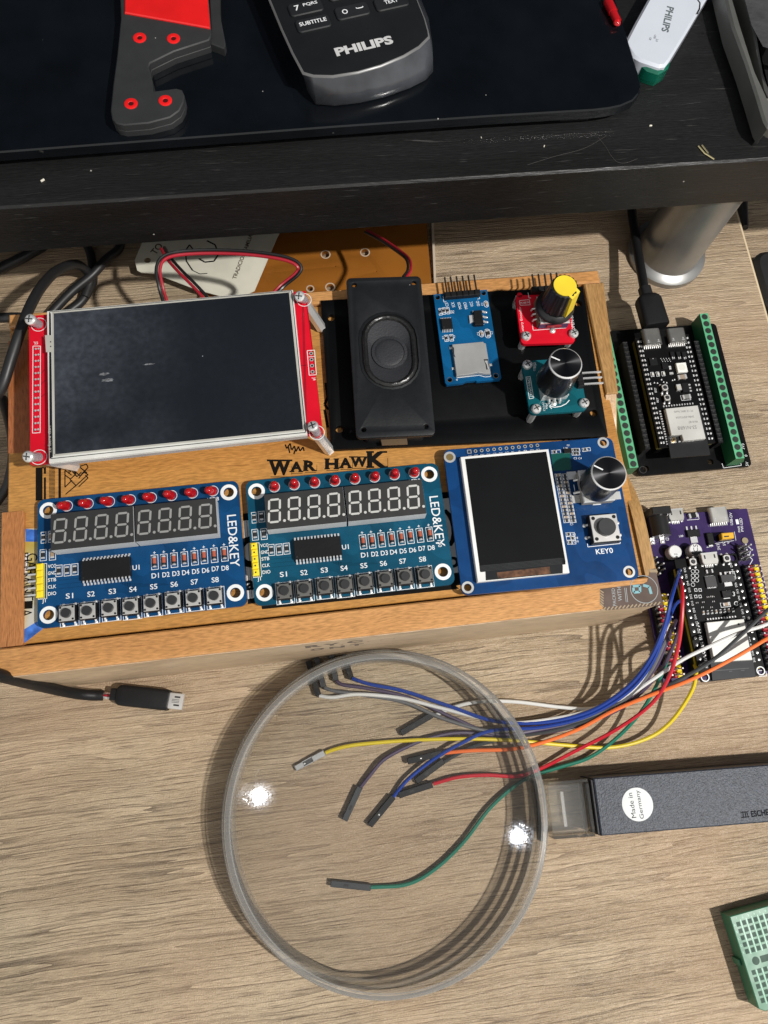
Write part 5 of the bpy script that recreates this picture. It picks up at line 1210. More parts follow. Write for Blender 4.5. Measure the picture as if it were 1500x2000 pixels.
pinrow(ex0.x+.2, 1.0, yt_+1.3, 19, BLACKP, up=5.5); pinrow(ex0.x+2.8, 1.0, yt_+1.3, 19, REDP, up=6.5); 
b = M(); random.seed(9)
for i in range(19):
    y = 1.0+(yt_+.3)*(i+.5)/19; x = ex0.x+5.4
    b.prism(inset([(x-1.27, y-1.27), (x+1.27, y-1.27), (x+1.27, y+1.27), (x-1.27, y+1.27)], .04), 1.65, 4.2, 0, .5); b.bar((x, y, 4.1), (x, y, 7.5), .62, .62, 1)
b.build('pin_header', [YELLOWP, SOLDER], t)
lx = gp(1300, 1160, 2)
pinrow(2.2, 2, 40, 15, BLACKP, up=6); pinrow(4.8, 2, 40, 15, REDP, up=6); pinrow(7.4, 2, 40, 15, YELLOWP, up=6)
pinrow(3.0, H2-30, H2-19.8, 4, BLACKP, up=6.5); pinrow(5.6, H2-30, H2-19.8, 4, BLACKP, up=6.5)
pinrow(8.2, H2-28, H2-23, 2, BLACKP, up=6.5)
b = M()
for i in range(3):
    for j in range(2):
        q = g6(1180+i*12+j*60, 650+i*60, 3); b.box(q.x-1.2, q.x+1.2, q.y-1.2, q.y+1.2, 1.65, 4.1, 0, .4); b.bar((q.x, q.y, 4), (q.x, q.y, 9.5), .62, .62, 1)
b.build('pin_header', [mat('clear_black', (0.03, 0.03, 0.035), 0.25), SOLDER], t)

DZ2 = 15.2
t = thing('processor_board', 'black processor board with a blank silver can plugged onto the purple board', 'circuit board', (157.6, 3.9, DZ2-10.0), -0.3)
def m7(x, y, dz=0): return LP(t, 1240+x/7.144, 1060+y/7.144, DZ2+dz)
def g2(x, y, dz=0): return LP(t, 1250+x/6, 960+y/6, DZ2+dz)
def w8(x, y, dz=0): return LP(t, 1370+x/8, 1100+y/8, DZ2+dz)
W3 = w8(985, 1720).x+.6; H3 = g2(1060, 790).y+2.4; Zp = 10.0
b = M(); b.plate(rrect(0, W3, 0, H3, 1.0, 3), [circ(2.0, 2.0, 1.5, 16), circ(W3-2.0, 2.0, 1.5, 16), circ(W3-2, H3-2, 1.5, 16)], Zp-1.6, Zp, 0); zt = Zp+.03
for x in (2.0, W3-2.0): b.ring(x, 2.0, 1.5, 1.95, zt, 1)
random.seed(11); pitch = (H3-9)/15
for i in range(15):
    y = H3-5.2-i*pitch
    for x, s in ((1.6, 1), (W3-1.6, -1)):
        b.dome(x, y, Zp, .7, 2, 8, 2, .45); b.dome(x-s*.1, y, Zp+.3, .35, 2, 6, 2, .5)
        n_ = random.choice((2, 3, 3))
        b.text(random.choice(('D13', 'D12', 'D14', 'D27', 'D26', 'EN', 'VN', 'D4', 'RX2', 'TX2', 'D5', '3V3')), x+s*2.15, y, zt, .95, 1, 90, 2.0)
for k in range(2): q = w8(505+k*35, 480+k*150); b.text('3' if k == 0 else 'G', q.x, q.y, zt, 2.0, 1, -10)
for x, y, w, h in ((375, 650, 2.2, .95), (450, 190, 2.3, 1.6)): q = w8(x, y); b.frame(q.x-w, q.x+w, q.y-h, q.y+h, .2, zt, 1)
for i in range(7): q = m7(830-20+(i % 2)*55, 400+(i//2)*62); b.ring(q.x, q.y, .75, .92, zt, 1, 14)
for i in range(4): q = m7(850+(i % 2)*60, 660+(i//2)*90); b.frame(q.x-.55, q.x+.55, q.y-.6, q.y+.6, .2, zt, 1)
for i in range(8): q = w8(30+i*66, 775-i*6); b.frame(q.x-.42, q.x+.42, q.y-.75, q.y+.7, .15, zt, 1)
b.build('circuit_board', [BLKPCB, WHITE, SOLDER], t)
for x in (1.6, W3-1.6):
    b = M(); b.box(x-1.27, x+1.27, 3.0, H3-4.0, Zp-4.1, Zp-1.62, 0, .1); b.build('pin_strip', [mat('pin_strip_yellow', (0.34, 0.30, 0.02), 0.45)], t)
    b = M(); b.box(x-1.25, x+1.25, 3.0, H3-4.0, -.9, Zp-4.12, 0, .1); b.build('socket_strip', [BLACKP], t)
mo = [w8(x, y, .8) for x, y in ((75, 905), (690, 860), (850, 1775), (170, 1830))]
b = M(); b.prism([(k.x, k.y) for k in mo], Zp+.02, Zp+.85, 0, .05)
for i in range(11): q = w8(100+i*43, 885-i*4.2, .8); b.box(q.x-.3, q.x+.3, q.y-.1, q.y+.6, Zp+.03, Zp+.95, 1)
for i in range(12): q = m7(895+i*10, 1120+i*45, .8); b.flat(circ(q.x, q.y, .3, 6), Zp+.05, 1)
for a in (((200, 1680), (740, 1640)), ((430, 1690), (480, 1686)), ((620, 1676), (670, 1672))):
    b.poly_line([(w8(*p, .8).x, w8(*p, .8).y) for p in a], .3, Zp+.87, 2)
b.build('module_board', [mat('antenna_black', (0.016, 0.017, 0.020), 0.45, spec=.25), SOLDER, mat('antenna_trace', (0.032, 0.033, 0.037), 0.35)], t)
sc4 = [w8(x, y, 3.2) for x, y in ((78, 925), (665, 868), (800, 1512), (205, 1545))]
b = M(); b.prism([(k.x, k.y) for k in sc4], Zp+.9, Zp+3.2, 0, .2); q = w8(583, 952, 3.2); b.flat(circ(q.x, q.y, .5, 10), Zp+3.22, 1); b.build('shield_can', [SHIELD, BLACKM], t)
q = g2(815, 880, 1.2); microusb(t, g2(820, 860, 1.2), 7.7, 5.4, Zp+.05)
for x, y in ((618, 825), (1014, 785)):
    q = g2(x, y, 1.5); tact(t, q.x, q.y, 3.7, ALU, 1.0, 2.0, z=Zp, caph=.4)
q = w8(150, 290, .8); b = M(); b.box(q.x-2.5, q.x+2.5, q.y-2.5, q.y+2.5, Zp+.02, Zp+.9, 0, .1)
for i in range(7): b.box(q.x-1.9+i*.6, q.x-1.6+i*.6, q.y-2.9, q.y-2.5, Zp+.02, Zp+.2, 1); b.box(q.x-1.9+i*.6, q.x-1.6+i*.6, q.y+2.5, q.y+2.9, Zp+.02, Zp+.2, 1)
b.build('serial_chip', [mat('chip_grey', (0.028, 0.028, 0.03), 0.4), SOLDER], t)
q = w8(400, 240, .8); b = M(); b.box(q.x-3.1, q.x+3.1, q.y-1.7, q.y+1.7, Zp+.02, Zp+1.6, 0, .15); b.box(q.x-1.6, q.x+2.0, q.y-3.4, q.y-1.7, Zp+.02, Zp+.5, 1, .1)
for i in (-1, 0, 1): b.box(q.x+i*2.2-.45, q.x+i*2.2+.45, q.y+1.7, q.y+3.2, Zp+.02, Zp+.5, 1, .1)
b.build('voltage_regulator', [mat('chip_grey', (0, 0, 0)), SOLDER], t)
q = w8(390, 480, .5); b = M(); b.box(q.x-2.1, q.x+2.1, q.y-1.5, q.y+1.5, Zp+.02, Zp+1.1, 0, .1); b.line(q.x-1.5, q.y-1.9, q.x+1.5, q.y-1.9, .3, Zp+.05, 1); b.build('small_chip', [BLACKP, WHITE], t)
q = w8(375, 645); smd_part(t, q.x, q.y, 2.9, 1.4, 0, TAN, 'capacitor', z=Zp, h=.9)
q = w8(115, 130); smd_part(t, q.x, q.y, 3.2, 1.6, 2, BLACKP, 'diode', z=Zp, h=.9)
for i in range(8): q = w8(30+i*66, 770-i*6); smd_part(t, q.x, q.y, 1.4, .75, 90, CERAMIC if i % 3 else TAN, 'resistor', z=Zp)
for x, y in ((95, 530), (150, 520), (175, 525), (20, 610), (180, 600), (8, 690), (150, 690), (-75, 620)): q = w8(x, y); smd_part(t, q.x, q.y, 1.1, .6, 0, CERAMIC, 'resistor', z=Zp)
# ------------------------------------------------------------------ jumper wires
def wmat(n, c): return mat('insulation_'+n, c, 0.36, var=0.06)
WC = dict(blue=(0.008, 0.040, 0.26), white=(0.66, 0.66, 0.64), grey=(0.115, 0.115, 0.12), purple=(0.065, 0.045, 0.085), yellow=(0.68, 0.52, 0.012), orange=(0.80, 0.165, 0.035), red=(0.50, 0.012, 0.025), green=(0.008, 0.155, 0.10), dark=(0.045, 0.048, 0.05))
HOUS = mat('housing_black', (0.009, 0.009, 0.010), 0.5, spec=.3); HOUSG = mat('housing_grey', (0.026, 0.029, 0.033), 0.5)
def wire(label, col, pts, end=None, hmat=HOUS, bare=False, r=0.82, dot=False):
    w = [P(*p) for p in pts]; o = thing('jumper_wire', label, 'wire', tuple(w[-1]), group='jumper wires from the purple board')
    b = M(); b.tube(spline(w, 7), r, 0, 8); b.build('insulation', [wmat(col, WC[col])], o, world=True)
    if end:
        a = P(*end[0]); c = P(*end[1]); d = (c-a)
        b = M()
        if bare:
            m_ = a.lerp(c, .42); b.bar(a, m_, 2.5, 2.2, 1, .25); e_ = a.lerp(c, .72); b.bar(m_, e_, 2.0, 1.2, 0); b.bar(e_, c, 2.4, 2.0, 1, .25)
            n = Vector((-d.y, d.x, 0)).normalized(); b.bar(m_+n*1.05, e_+n*1.05, .3, 2.0, 1); b.bar(m_-n*1.05, e_-n*1.05, .3, 2.0, 1); q = m_.lerp(e_, .9); b.dome(q.x, q.y, q.z+.6, .5, 2, 8, 3)
            b.build('crimp_contact', [mat('contact_dark', (0.10, 0.10, 0.10), 0.4, .6), mat('crimp_tin', (0.50, 0.50, 0.50), 0.4, .6), CHROME], o, world=True)
        else:
            b.bar(a, c, 2.54, 2.54, 0, .18)
            s = d.normalized(); n = s.cross(Vector((0, 0, 1))).normalized(); q = a.lerp(c, .62)
            b.add([q-n*.45-s*1.0+Vector((0, 0, 1.3)), q+n*.45-s*1.0+Vector((0, 0, 1.3)), q+n*.45+s*1.0+Vector((0, 0, 1.3)), q-n*.45+s*1.0+Vector((0, 0, 1.3))], [(0, 1, 2, 3)], 1)
            if dot: b.dome(q.x, q.y, q.z+1.28, .5, 2, 8, 3)
            b.build('connector_housing', [hmat, BLACKM, CHROME], o, world=True)
    return o
wire('blue jumper wire ending at the upper edge of the magnifier ring', 'blue', [(1327, 1112, 12), (1324, 1125, 30), (1312, 1165, 40), (1297, 1225, 37), (1268, 1290, 30), (1222, 1345, 20), (1150, 1390, 11), (1060, 1411, 7), (965, 1408, 6), (880, 1380, 5.5), (790, 1350, 5), (725, 1337, 4.5), (688, 1325, 3)], ((686, 1325, 2), (668, 1270, 2)))
wire('blue jumper wire ending among the loose plugs under the lens', 'blue', [(1334, 1171, 14), (1318, 1182, 28), (1300, 1225, 34), (1276, 1290, 28), (1228, 1350, 18), (1150, 1397, 10), (1060, 1420, 6), (960, 1427, 5), (900, 1452, 5), (845, 1484, 4), (797, 1522, 3.4), (768, 1556, 2)], ((768, 1556, 2), (722, 1612, 2)), dot=True)
wire('white jumper wire curving to the upper left connectors under the ring', 'white', [(1308, 1210, 14), (1298, 1235, 28), (1270, 1300, 26), (1225, 1355, 16), (1150, 1388, 10), (1080, 1404, 7), (1000, 1412, 6), (930, 1400, 5), (850, 1380, 4.5), (780, 1363, 4), (700, 1356, 4), (650, 1362, 3), (624, 1359, 2)], ((622, 1358, 2), (602, 1291, 2)))
wire('white jumper wire crossing the silver can to a plug lying alone under the ring', 'white', [(1530, 1205, 25), (1490, 1222, 26), (1440, 1238, 27), (1380, 1265, 27), (1330, 1290, 25), (1270, 1330, 20), (1215, 1366, 12), (1156, 1384, 6), (1092, 1381, 4), (1010, 1371, 3.5), (940, 1370, 3), (890, 1380, 2.5), (852, 1396, 2)], ((843, 1397, 2), (783, 1432, 2)))
wire('mid grey jumper wire beside the white one at the ring', 'grey', [(1313, 1220, 14), (1300, 1250, 27), (1268, 1315, 22), (1215, 1370, 12), (1140, 1404, 7), (1060, 1420, 5), (960, 1428, 4.5), (870, 1405, 4), (790, 1372, 3.6), (700, 1356, 3.2), (655, 1350, 2.8), (634, 1343, 2)], ((632, 1342, 2), (618, 1284, 2)), HOUSG)
wire('dark grey violet jumper wire to the third connector at the ring', 'purple', [(1320, 1212, 14), (1306, 1245, 27), (1276, 1310, 22), (1222, 1368, 12), (1150, 1404, 7), (1060, 1424, 4.5), (970, 1434, 4), (890, 1404, 3.8), (800, 1363, 3.4), (720, 1345, 3), (672, 1338, 2.6), (657, 1330, 2)], ((656, 1329, 2), (646, 1274, 2)), HOUSG)
wire('violet jumper wire with a pale grey plug pointing down left', 'purple', [(1331, 1200, 14), (1325, 1235, 28), (1290, 1310, 20), (1225, 1375, 11), (1150, 1410, 6), (1070, 1430, 4), (980, 1436, 3), (900, 1431, 3), (845, 1440, 3), (805, 1454, 3), (752, 1482, 3), (722, 1515, 2.6), (704, 1538, 2)], ((703, 1537, 2), (673, 1602, 2)), HOUSG)
wire('dark grey jumper wire rising past the silver can to the right', 'dark', [(1530, 1165, 27), (1490, 1200, 30), (1450, 1238, 29), (1395, 1287, 26), (1330, 1326, 22), (1250, 1365, 15), (1160, 1402, 8), (1080, 1427, 5), (1000, 1440, 3.5), (930, 1456, 3), (890, 1475, 2.6), (868, 1488, 2)], ((866, 1486, 2), (812, 1526, 2)))
wire('yellow jumper wire with a bare metal end', 'yellow', [(1357, 1300, 13), (1360, 1312, 19), (1350, 1352, 14), (1310, 1410, 8), (1262, 1443, 5), (1190, 1460, 3.4), (1100, 1455, 3.2), (1000, 1446, 4), (900, 1443, 4), (800, 1446, 3.2), (720, 1452, 3), (680, 1457, 3), (652, 1464, 2.5), (636, 1470, 2)], ((634, 1470, 1.8), (577, 1501, 1.5)), bare=True)
wire('orange jumper wire running over the processor board', 'orange', [(1540, 1222, 26), (1500, 1246, 26), (1430, 1287, 25), (1350, 1327, 23), (1270, 1358, 18), (1200, 1387, 12), (1130, 1424, 7), (1060, 1450, 5), (1000, 1463, 4.5), (920, 1466, 4), (864, 1471, 3.4)], ((862, 1471, 3.4), (796, 1487, 3)), dot=True)
wire('red jumper wire looping high above the purple board', 'red', [(1325, 1128, 12), (1330, 1138, 32), (1333, 1165, 38), (1331, 1215, 37), (1323, 1270, 31), (1305, 1325, 24), (1272, 1375, 16), (1205, 1424, 9), (1125, 1466, 5), (1056, 1501, 3), (1012, 1516, 3), (950, 1514, 3), (895, 1518, 3), (846, 1531, 2.4)], ((844, 1532, 2.2), (779, 1553, 2)))
wire('green jumper wire ending in a lone plug at the bottom of the lens', 'green', [(1310, 1270, 10), (1303, 1290, 18), (1284, 1335, 14), (1252, 1390, 9), (1206, 1440, 5), (1150, 1480, 3), (1085, 1501, 2.6), (1022, 1524, 2.6), (960, 1575, 2.6), (905, 1645, 2.4), (850, 1697, 2.2), (795, 1727, 2.1), (724, 1733, 2)], ((724, 1733, 2), (646, 1725, 2)), HOUSG)

# ------------------------------------------------------------------ magnifier
LENS = bpy.data.materials.new('lens_acrylic'); LENS.use_nodes = True
N = LENS.node_tree.nodes; L = LENS.node_tree.links; N.remove(N['Principled BSDF'])
tr_ = N.new('ShaderNodeBsdfTransparent'); tr_.inputs[0].default_value = (0.985, 0.985, 0.98, 1)
gl_ = N.new('ShaderNodeBsdfGlossy'); gl_.distribution = 'BECKMANN'; gl_.inputs['Roughness'].default_value = 0.05
g2_ = N.new('ShaderNodeBsdfGlossy'); g2_.distribution = 'BECKMANN'; g2_.inputs['Roughness'].default_value = 0.11; g2_.inputs['Color'].default_value = (0.8, 0.87, 1, 1)
fr_ = N.new('ShaderNodeFresnel'); fr_.inputs['IOR'].default_value = 1.42
tx = N.new('ShaderNodeTexCoord'); nz = N.new('ShaderNodeTexNoise'); nz.inputs['Scale'].default_value = 900; nz.inputs['Detail'].default_value = 4; nz.inputs['Distortion'].default_value = 2
L.new(tx.outputs['Object'], nz.inputs[0]); sc_ = N.new('ShaderNodeMapRange'); sc_.inputs['From Min'].default_value = .42; sc_.inputs['From Max'].default_value = .75; sc_.inputs['To Min'].default_value = 0.0; sc_.inputs['To Max'].default_value = 0.006; L.new(nz.outputs['Fac'], sc_.inputs['Value'])
nw = N.new('ShaderNodeTexNoise'); nw.inputs['Scale'].default_value = 210; nw.inputs['Detail'].default_value = 4; L.new(tx.outputs['Object'], nw.inputs[0]); bw = N.new('ShaderNodeBump'); bw.inputs['Strength'].default_value = 0.05; bw.inputs['Distance'].default_value = 0.001; L.new(nw.outputs['Fac'], bw.inputs['Height']); L.new(bw.outputs[0], gl_.inputs['Normal'])
mA = N.new('ShaderNodeMixShader'); mB = N.new('ShaderNodeMixShader'); out = N['Material Output']
L.new(fr_.outputs[0], mA.inputs[0]); L.new(tr_.outputs[0], mA.inputs[1]); L.new(gl_.outputs[0], mA.inputs[2])
L.new(sc_.outputs[0], mB.inputs[0]); L.new(mA.outputs[0], mB.inputs[1]); L.new(g2_.outputs[0], mB.inputs[2]); L.new(mB.outputs[0], out.inputs['Surface'])
def clear_plastic(name, thin, haze):
    # polished acrylic: straight-through light, a share of true refraction, surface gloss and a little haze
    m_ = bpy.data.materials.new(name); m_.use_nodes = True; N = m_.node_tree.nodes; L = m_.node_tree.links; N.remove(N['Principled BSDF'])
    a = N.new('ShaderNodeBsdfTransparent'); a.inputs[0].default_value = (0.95, 0.95, 0.935, 1)
    g = N.new('ShaderNodeBsdfGlass'); g.inputs['IOR'].default_value = 1.35; g.inputs['Roughness'].default_value = 0.05; g.inputs['Color'].default_value = (0.95, 0.95, 0.93, 1)
    s = N.new('ShaderNodeBsdfGlossy'); s.inputs['Roughness'].default_value = 0.10
    d = N.new('ShaderNodeBsdfDiffuse'); d.inputs['Color'].default_value = (0.75, 0.75, 0.73, 1)
    f_ = N.new('ShaderNodeFresnel'); f_.inputs['IOR'].default_value = 1.45
    x = N.new('ShaderNodeMixShader'); x.inputs[0].default_value = thin; L.new(g.outputs[0], x.inputs[1]); L.new(a.outputs[0], x.inputs[2])
    y = N.new('ShaderNodeMixShader'); L.new(f_.outputs[0], y.inputs[0]); L.new(x.outputs[0], y.inputs[1]); L.new(s.outputs[0], y.inputs[2])
    z = N.new('ShaderNodeMixShader'); z.inputs[0].default_value = haze; L.new(y.outputs[0], z.inputs[1]); L.new(d.outputs[0], z.inputs[2])
    L.new(z.outputs[0], N['Material Output'].inputs['Surface']); return m_
CLEAR = clear_plastic('clear_rim_plastic', 0.96, 0.17)
PALEHAZE = clear_plastic('pale_haze_plastic', 0.8, 0.22)
CLEARN = clear_plastic('clear_neck_plastic', 0.92, 0.035)
t = thing('magnifier', 'large round clear magnifier lying on its side with a dark speckled handle', 'magnifier', (15.2, -32.6, 0.05), -2.9)
LZ = 14.2
prof = []
Rl = 61.6; k = 8; k = 14
top = [(Rl*i/k, LZ+1.5+5.0*(1-(i/k)**2)) for i in range(k+1)]; bot = [(Rl*i/k, LZ-0.2-12.6*(1-(i/k)**2)) for i in range(k+1)]
b = M(); b.lathe(0, 0, top[::-1], 0, 96); b.lathe(0, 0, bot, 0, 96); b.build('lens', [LENS], t, smooth=60)
b = M(); pr = [(61.8, 4.6), (65.4, 4.6), (67.2, 5.6), (67.2, 10.2), (66.2, 11.0), (66.2, 14.6), (65.0, 15.4), (65.0, 18.4), (64.2, 19.8), (63.0, 19.9), (62.2, 19.4), (61.8, 17.5), (61.8, 4.6)]
b.lathe(0, 0, pr, 0, 120); rim = b.build('rim', [CLEAR], t)
for rr_, zz_, w_ in ((62.5, 19.7, .15), (64.5, 19.3, .16), (66.2, 12.4, .15)):
    b = M(); b.tube([(rr_*math.cos(2*math.pi*i/120), rr_*math.sin(2*math.pi*i/120), zz_) for i in range(121)], w_, 0, 6, False); b.build('rim_glint', [PALEHAZE], rim)  # pale tubes paint the thin white highlights of the rim
b = M(); ny = -2.8
b.prism([(67.4, ny-11.2), (84.2, ny-11.3), (84.2, ny+11.0), (67.4, ny+10.8)], 4.6, 5.8, 0, .2)
b.prism([(67.4, ny-11.2), (84.2, ny-11.3), (84.2, ny-9.9), (67.4, ny-9.8)], 6.0, 16.2, 0, .3); b.prism([(67.4, ny+9.4), (84.2, ny+9.6), (84.2, ny+11.0), (67.4, ny+10.8)], 6.0, 16.2, 0, .3)
b.prism([(67.4, ny-9.6), (82.2, ny-9.7), (82.2, ny+9.4), (67.4, ny+9.2)], 13.2, 14.6, 0, .2); b.box(82.8, 84.3, ny-9.6, ny+9.4, 6.0, 16.6, 0, .3)
b.build('neck', [CLEARN], t)
b = M(); b.box(72.2, 73.6, ny-7, ny+6.6, 14.7, 15.0, 0, .1); b.build('moulding_mark', [PALEHAZE], t)
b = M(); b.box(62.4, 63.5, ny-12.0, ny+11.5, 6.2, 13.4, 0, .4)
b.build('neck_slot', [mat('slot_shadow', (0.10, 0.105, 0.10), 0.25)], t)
GREYSP = mat('speckled_grey', (0.026, 0.033, 0.048), 0.44, spec=.4, var=0.5, vscale=900, bump=0.6, bscale=1500, dust=0.05)
b = M(); b.box(86.0, 200, ny-11.1, ny+11.1, 0.05, 18.2, 0, .5); b.box(84.8, 86.0, ny-10.6, ny+10.6, 0.4, 17.4, 1, .3)
hd = b.build('handle', [GREYSP, BLACKP], t)
def hpx(x, y): return LP(t, x, y, 18.3)
q = hpx(1245, 1571); q2 = hpx(1213, 1571)
b = M(); b.cyl(q.x, q.y, 18.26, 18.40, 6.5, 0, 40)
u1 = hpx(1234, 1573); u2 = hpx(1250, 1571)
b.text('Made in', u1.x, u1.y, 18.43, 1.9, 1, 92, 9.6); b.text('Germany', u2.x, u2.y, 18.43, 2.2, 1, 92, 11.0)
b.build('sticker', [mat('sticker_white', (0.56, 0.58, 0.58), 0.5, var=.05), mat('sticker_ink', (0.03, 0.03, 0.03), 0.7, spec=.1)], hd)
b = M(); q = hpx(1467, 1590); b.text('ESCHENBACH', q.x, q.y, 18.26, 2.4, 0, 1.5, 16.5, bold=.03, al='L'); q = hpx(1455, 1591)
for y in (-1.0, 1.0): b.line(q.x-1.7, q.y+y, q.x+1.7, q.y+y, .35, 18.26, 0)
for x in (-.9, .3, 1.3): b.line(q.x+x, q.y-1.0, q.x+x*.7, q.y+1.0, .35, 18.27, 0)
b.build('embossed_name', [mat('emboss', (0.008, 0.009, 0.011), 0.8, spec=0.1)], hd, flat=True)

# ------------------------------------------------------------------ micro usb lead
t = thing('charging_cable', 'black charging cable with frayed neck and flat metal plug in front of the box', 'cable', (-80, 25, 0))
b = M(); b.tube(spline([P(x, y, z) for x, y, z in ((-90, 1288, 70), (-30, 1310, 66), (10, 1322, 58), (60, 1335, 36), (110, 1347, 18), (150, 1355, 8), (180, 1358, 4), (202, 1358, 2.8))]), 2.3, 0, 12); b.build('cable_sheath', [BLACKP], t, world=True)
b = M()
for i, c in enumerate((0, 1, 2)):
    b.tube(spline([P(200, 1355+i*3, 3), P(210, 1356+i*2.4+(i-1)*2, 3.4), P(222, 1356+i*3, 3.2), P(232, 1357+i*2, 3)]), .5, c, 6)
b.build('bare_strands', [mat('copper_foil', (0.55, 0.40, 0.34), 0.3, .8), WRED, SOLDER], t, world=True)
a0 = P(229, 1357, 4.0); a1 = P(331, 1368, 4.0); ax = (a1-a0).normalized(); Ln = (a1-a0).length
T = Matrix((Vector((ax.y, -ax.x, 0)), ax, Vector((0, 0, 1)))).transposed().to_4x4(); T.translation = a0
b = M()
def along2(bm, prof, m_=0):
    rings = [[T @ Vector((x, s, z)) for x, z in rrect(-hw, hw, -hh, hh, min(hw, hh)*.5, 4)][::-1] for hw, hh, s in prof]; bm.loft(rings, m_)
along2(b, [(2.6, 2.2, -2.5), (2.6, 2.4, 0), (3.4, 3.0, .3), (4.2, 3.3, 1.4), (4.4, 3.4, 3), (4.4, 3.4, Ln-.8), (4.1, 3.2, Ln)]); b.build('plug_body', [BLACKP], t, world=True)
b = M(); along2(b, [(3.4, 1.1, Ln), (3.4, 1.1, Ln+6.0)])
for s in (-1, 1):
    v = [T @ Vector((s*1.7+dx, Ln+yy, 1.13)) for dx, yy in ((-.35, 2.2), (.35, 2.2), (.35, 4.6), (-.35, 4.6))]; b.add(v, [(0, 1, 2, 3)], 1)
for i in range(3): v = [T @ Vector((-.6+i*.6+dx, Ln+yy, 1.13)) for dx, yy in ((-.1, 1.2), (.1, 1.2), (.1, 4.4), (-.1, 4.4))]; b.add(v, [(0, 1, 2, 3)], 1)
b.build('metal_plug', [mat('plug_shell', (0.55, 0.54, 0.52), 0.38, .4), BLACKM], t, world=True)

# ------------------------------------------------------------------ black cables at the left
def cable(label, pts, r, m_=BLACKP, name='black_cable', grp='black cables left of the box'):
    w = [P(*p) for p in pts]; o = thing(name, label, 'cable', tuple(w[0]), group=grp)
    b = M(); b.tube(spline(w), r, 0, 12); b.build('cable_sheath', [m_], o, world=True); return o
CBL = mat('cable_black', (0.016, 0.016, 0.017), 0.45)
cable('thick black cable arching over the back left corner of the box', [(-60, 850, 46), (-20, 790, 56), (4, 755, 61), (22, 700, 64), (42, 640, 65), (62, 592, 60), (84, 556, 50), (112, 528, 36), (146, 516, 22), (168, 528, 10), (176, 548, 5), (166, 580, 4)], 2.2, CBL)
cable('black cable hanging down along the outer left wall of the box', [(6, 780, 10), (22, 840, 24), (26, 880, 28), (22, 920, 24), (8, 960, 18), (-40, 1020, 10)], 2.2, CBL)
cable('straight thick black cable slanting from the shelf to the back of the box', [(60, 660, 4), (100, 612, 5), (140, 570, 7), (180, 537, 8), (208, 506, 8), (234, 482, 6), (236, 440, 5), (230, 380, 4)], 2.2, CBL)
cable('black cable lying under the straight one behind the box', [(90, 650, 2.4), (130, 612, 2.4), (158, 590, 2.4), (174, 565, 2.4), (182, 540, 2.4), (170, 480, 2.4), (120, 430, 2.4)], 2.2, CBL)
cable('short black cable entering level from the left edge', [(-60, 622, 3), (0, 620, 3), (60, 622, 3), (110, 640, 3)], 2.4, CBL)
cable('black cable in the dark under the shelf at the far left', [(-60, 560, 3), (0, 525, 4), (50, 500, 5), (100, 470, 5), (160, 430, 4)], 2.6, CBL)

# ------------------------------------------------------------------ paper tag, brown sheet
t = thing('brown_sheet', 'translucent orange brown sheet with drilled holes lying behind the box', 'sheet', (10, 230, 0.05))
pts = [P(x, y, 3.0) for x, y in ((378, 575), (392, 545), (400, 470), (400, 330), (838, 330), (833, 450), (836, 560))]
lp_ = [(q.x-10, q.y-230) for q in pts]; lp_[0] = (lp_[0][0], -44); lp_[-1] = (lp_[-1][0], -44)
hs = [P(x, y, 3.0) for x, y in ((636, 497), (713, 493), (606, 564), (645, 561), (655, 520), (735, 530))]
b = M(); b.plate(lp_, [circ(q.x-10, q.y-230, r_, 16) for q, r_ in zip(hs, (2.0, 2.0, 1.5, 2.0, .5, .5))], 0.3, 3.0, 0, .25)
for q, r_ in zip(hs[:4], (2, 2, 1.5, 2)): b.ring(q.x-10, q.y-230, r_, r_+.6, 3.02, 1, 20)
b.build('sheet', [mat('brown_resin', (0.27, 0.098, 0.015), 0.22, var=.15, vscale=40, coat=.4), mat('hole_edge', (0.50, 0.40, 0.30), 0.4)], t)
b = M(); q0, q1 = lp_[4], lp_[6]; b.bar((lp_[6][0]+.7, lp_[6][1], 1.8), (lp_[4][0]+.7, lp_[4][1], 1.8), 1.2, 3.2, 0); b.build('pale_edge', [mat('pale_edge', (0.55, 0.46, 0.36), 0.4)], t)
t = thing('paper_tag', 'cream paper tag with brown lettering half under the shelf', 'tag', (-45, 232, 3.2))
TZ = 8.0
pts = [P(x, y, TZ) for x, y in ((268, 528), (263, 508), (275, 480), (290, 440), (560, 430), (541, 464), (497, 568), (482, 575), (430, 578), (385, 566), (330, 545), (300, 534), (276, 532))]
b = M(); h = P(288, 508, TZ)
b.plate([(q.x+45, q.y-232) for q in pts], [circ(h.x+45, h.y-232, 1.7, 16)], 4.3, 4.75, 0)
def tl_(x, y): q = P(x, y, TZ); return q.x+45, q.y-232
for s, x, y, hgt, r, w in (('TO', 306, 486, 3.6, 52, 6.5), ('TRADICION FAMILIAR', 475, 498, 2.1, 68, 29)):
    u = tl_(x, y); b.text(s, u[0], u[1], 4.8, hgt, 1, r, w, bold=.02)
b.poly_line([tl_(*p) for p in ((404, 470), (420, 478), (427, 496), (418, 510), (400, 512), (388, 505))], .8, 4.8, 2)
b.poly_line([tl_(*p) for p in ((376, 528), (364, 510), (362, 490), (370, 478), (378, 488))], .7, 4.8, 2); b.poly_line([tl_(*p) for p in ((376, 528), (390, 535), (405, 534))], .45, 4.8, 2)
b.build('tag_paper', [mat('cream_paper', (0.62, 0.60, 0.50), 0.7), mat('brown_ink', (0.07, 0.045, 0.025), 0.6), INK], t)

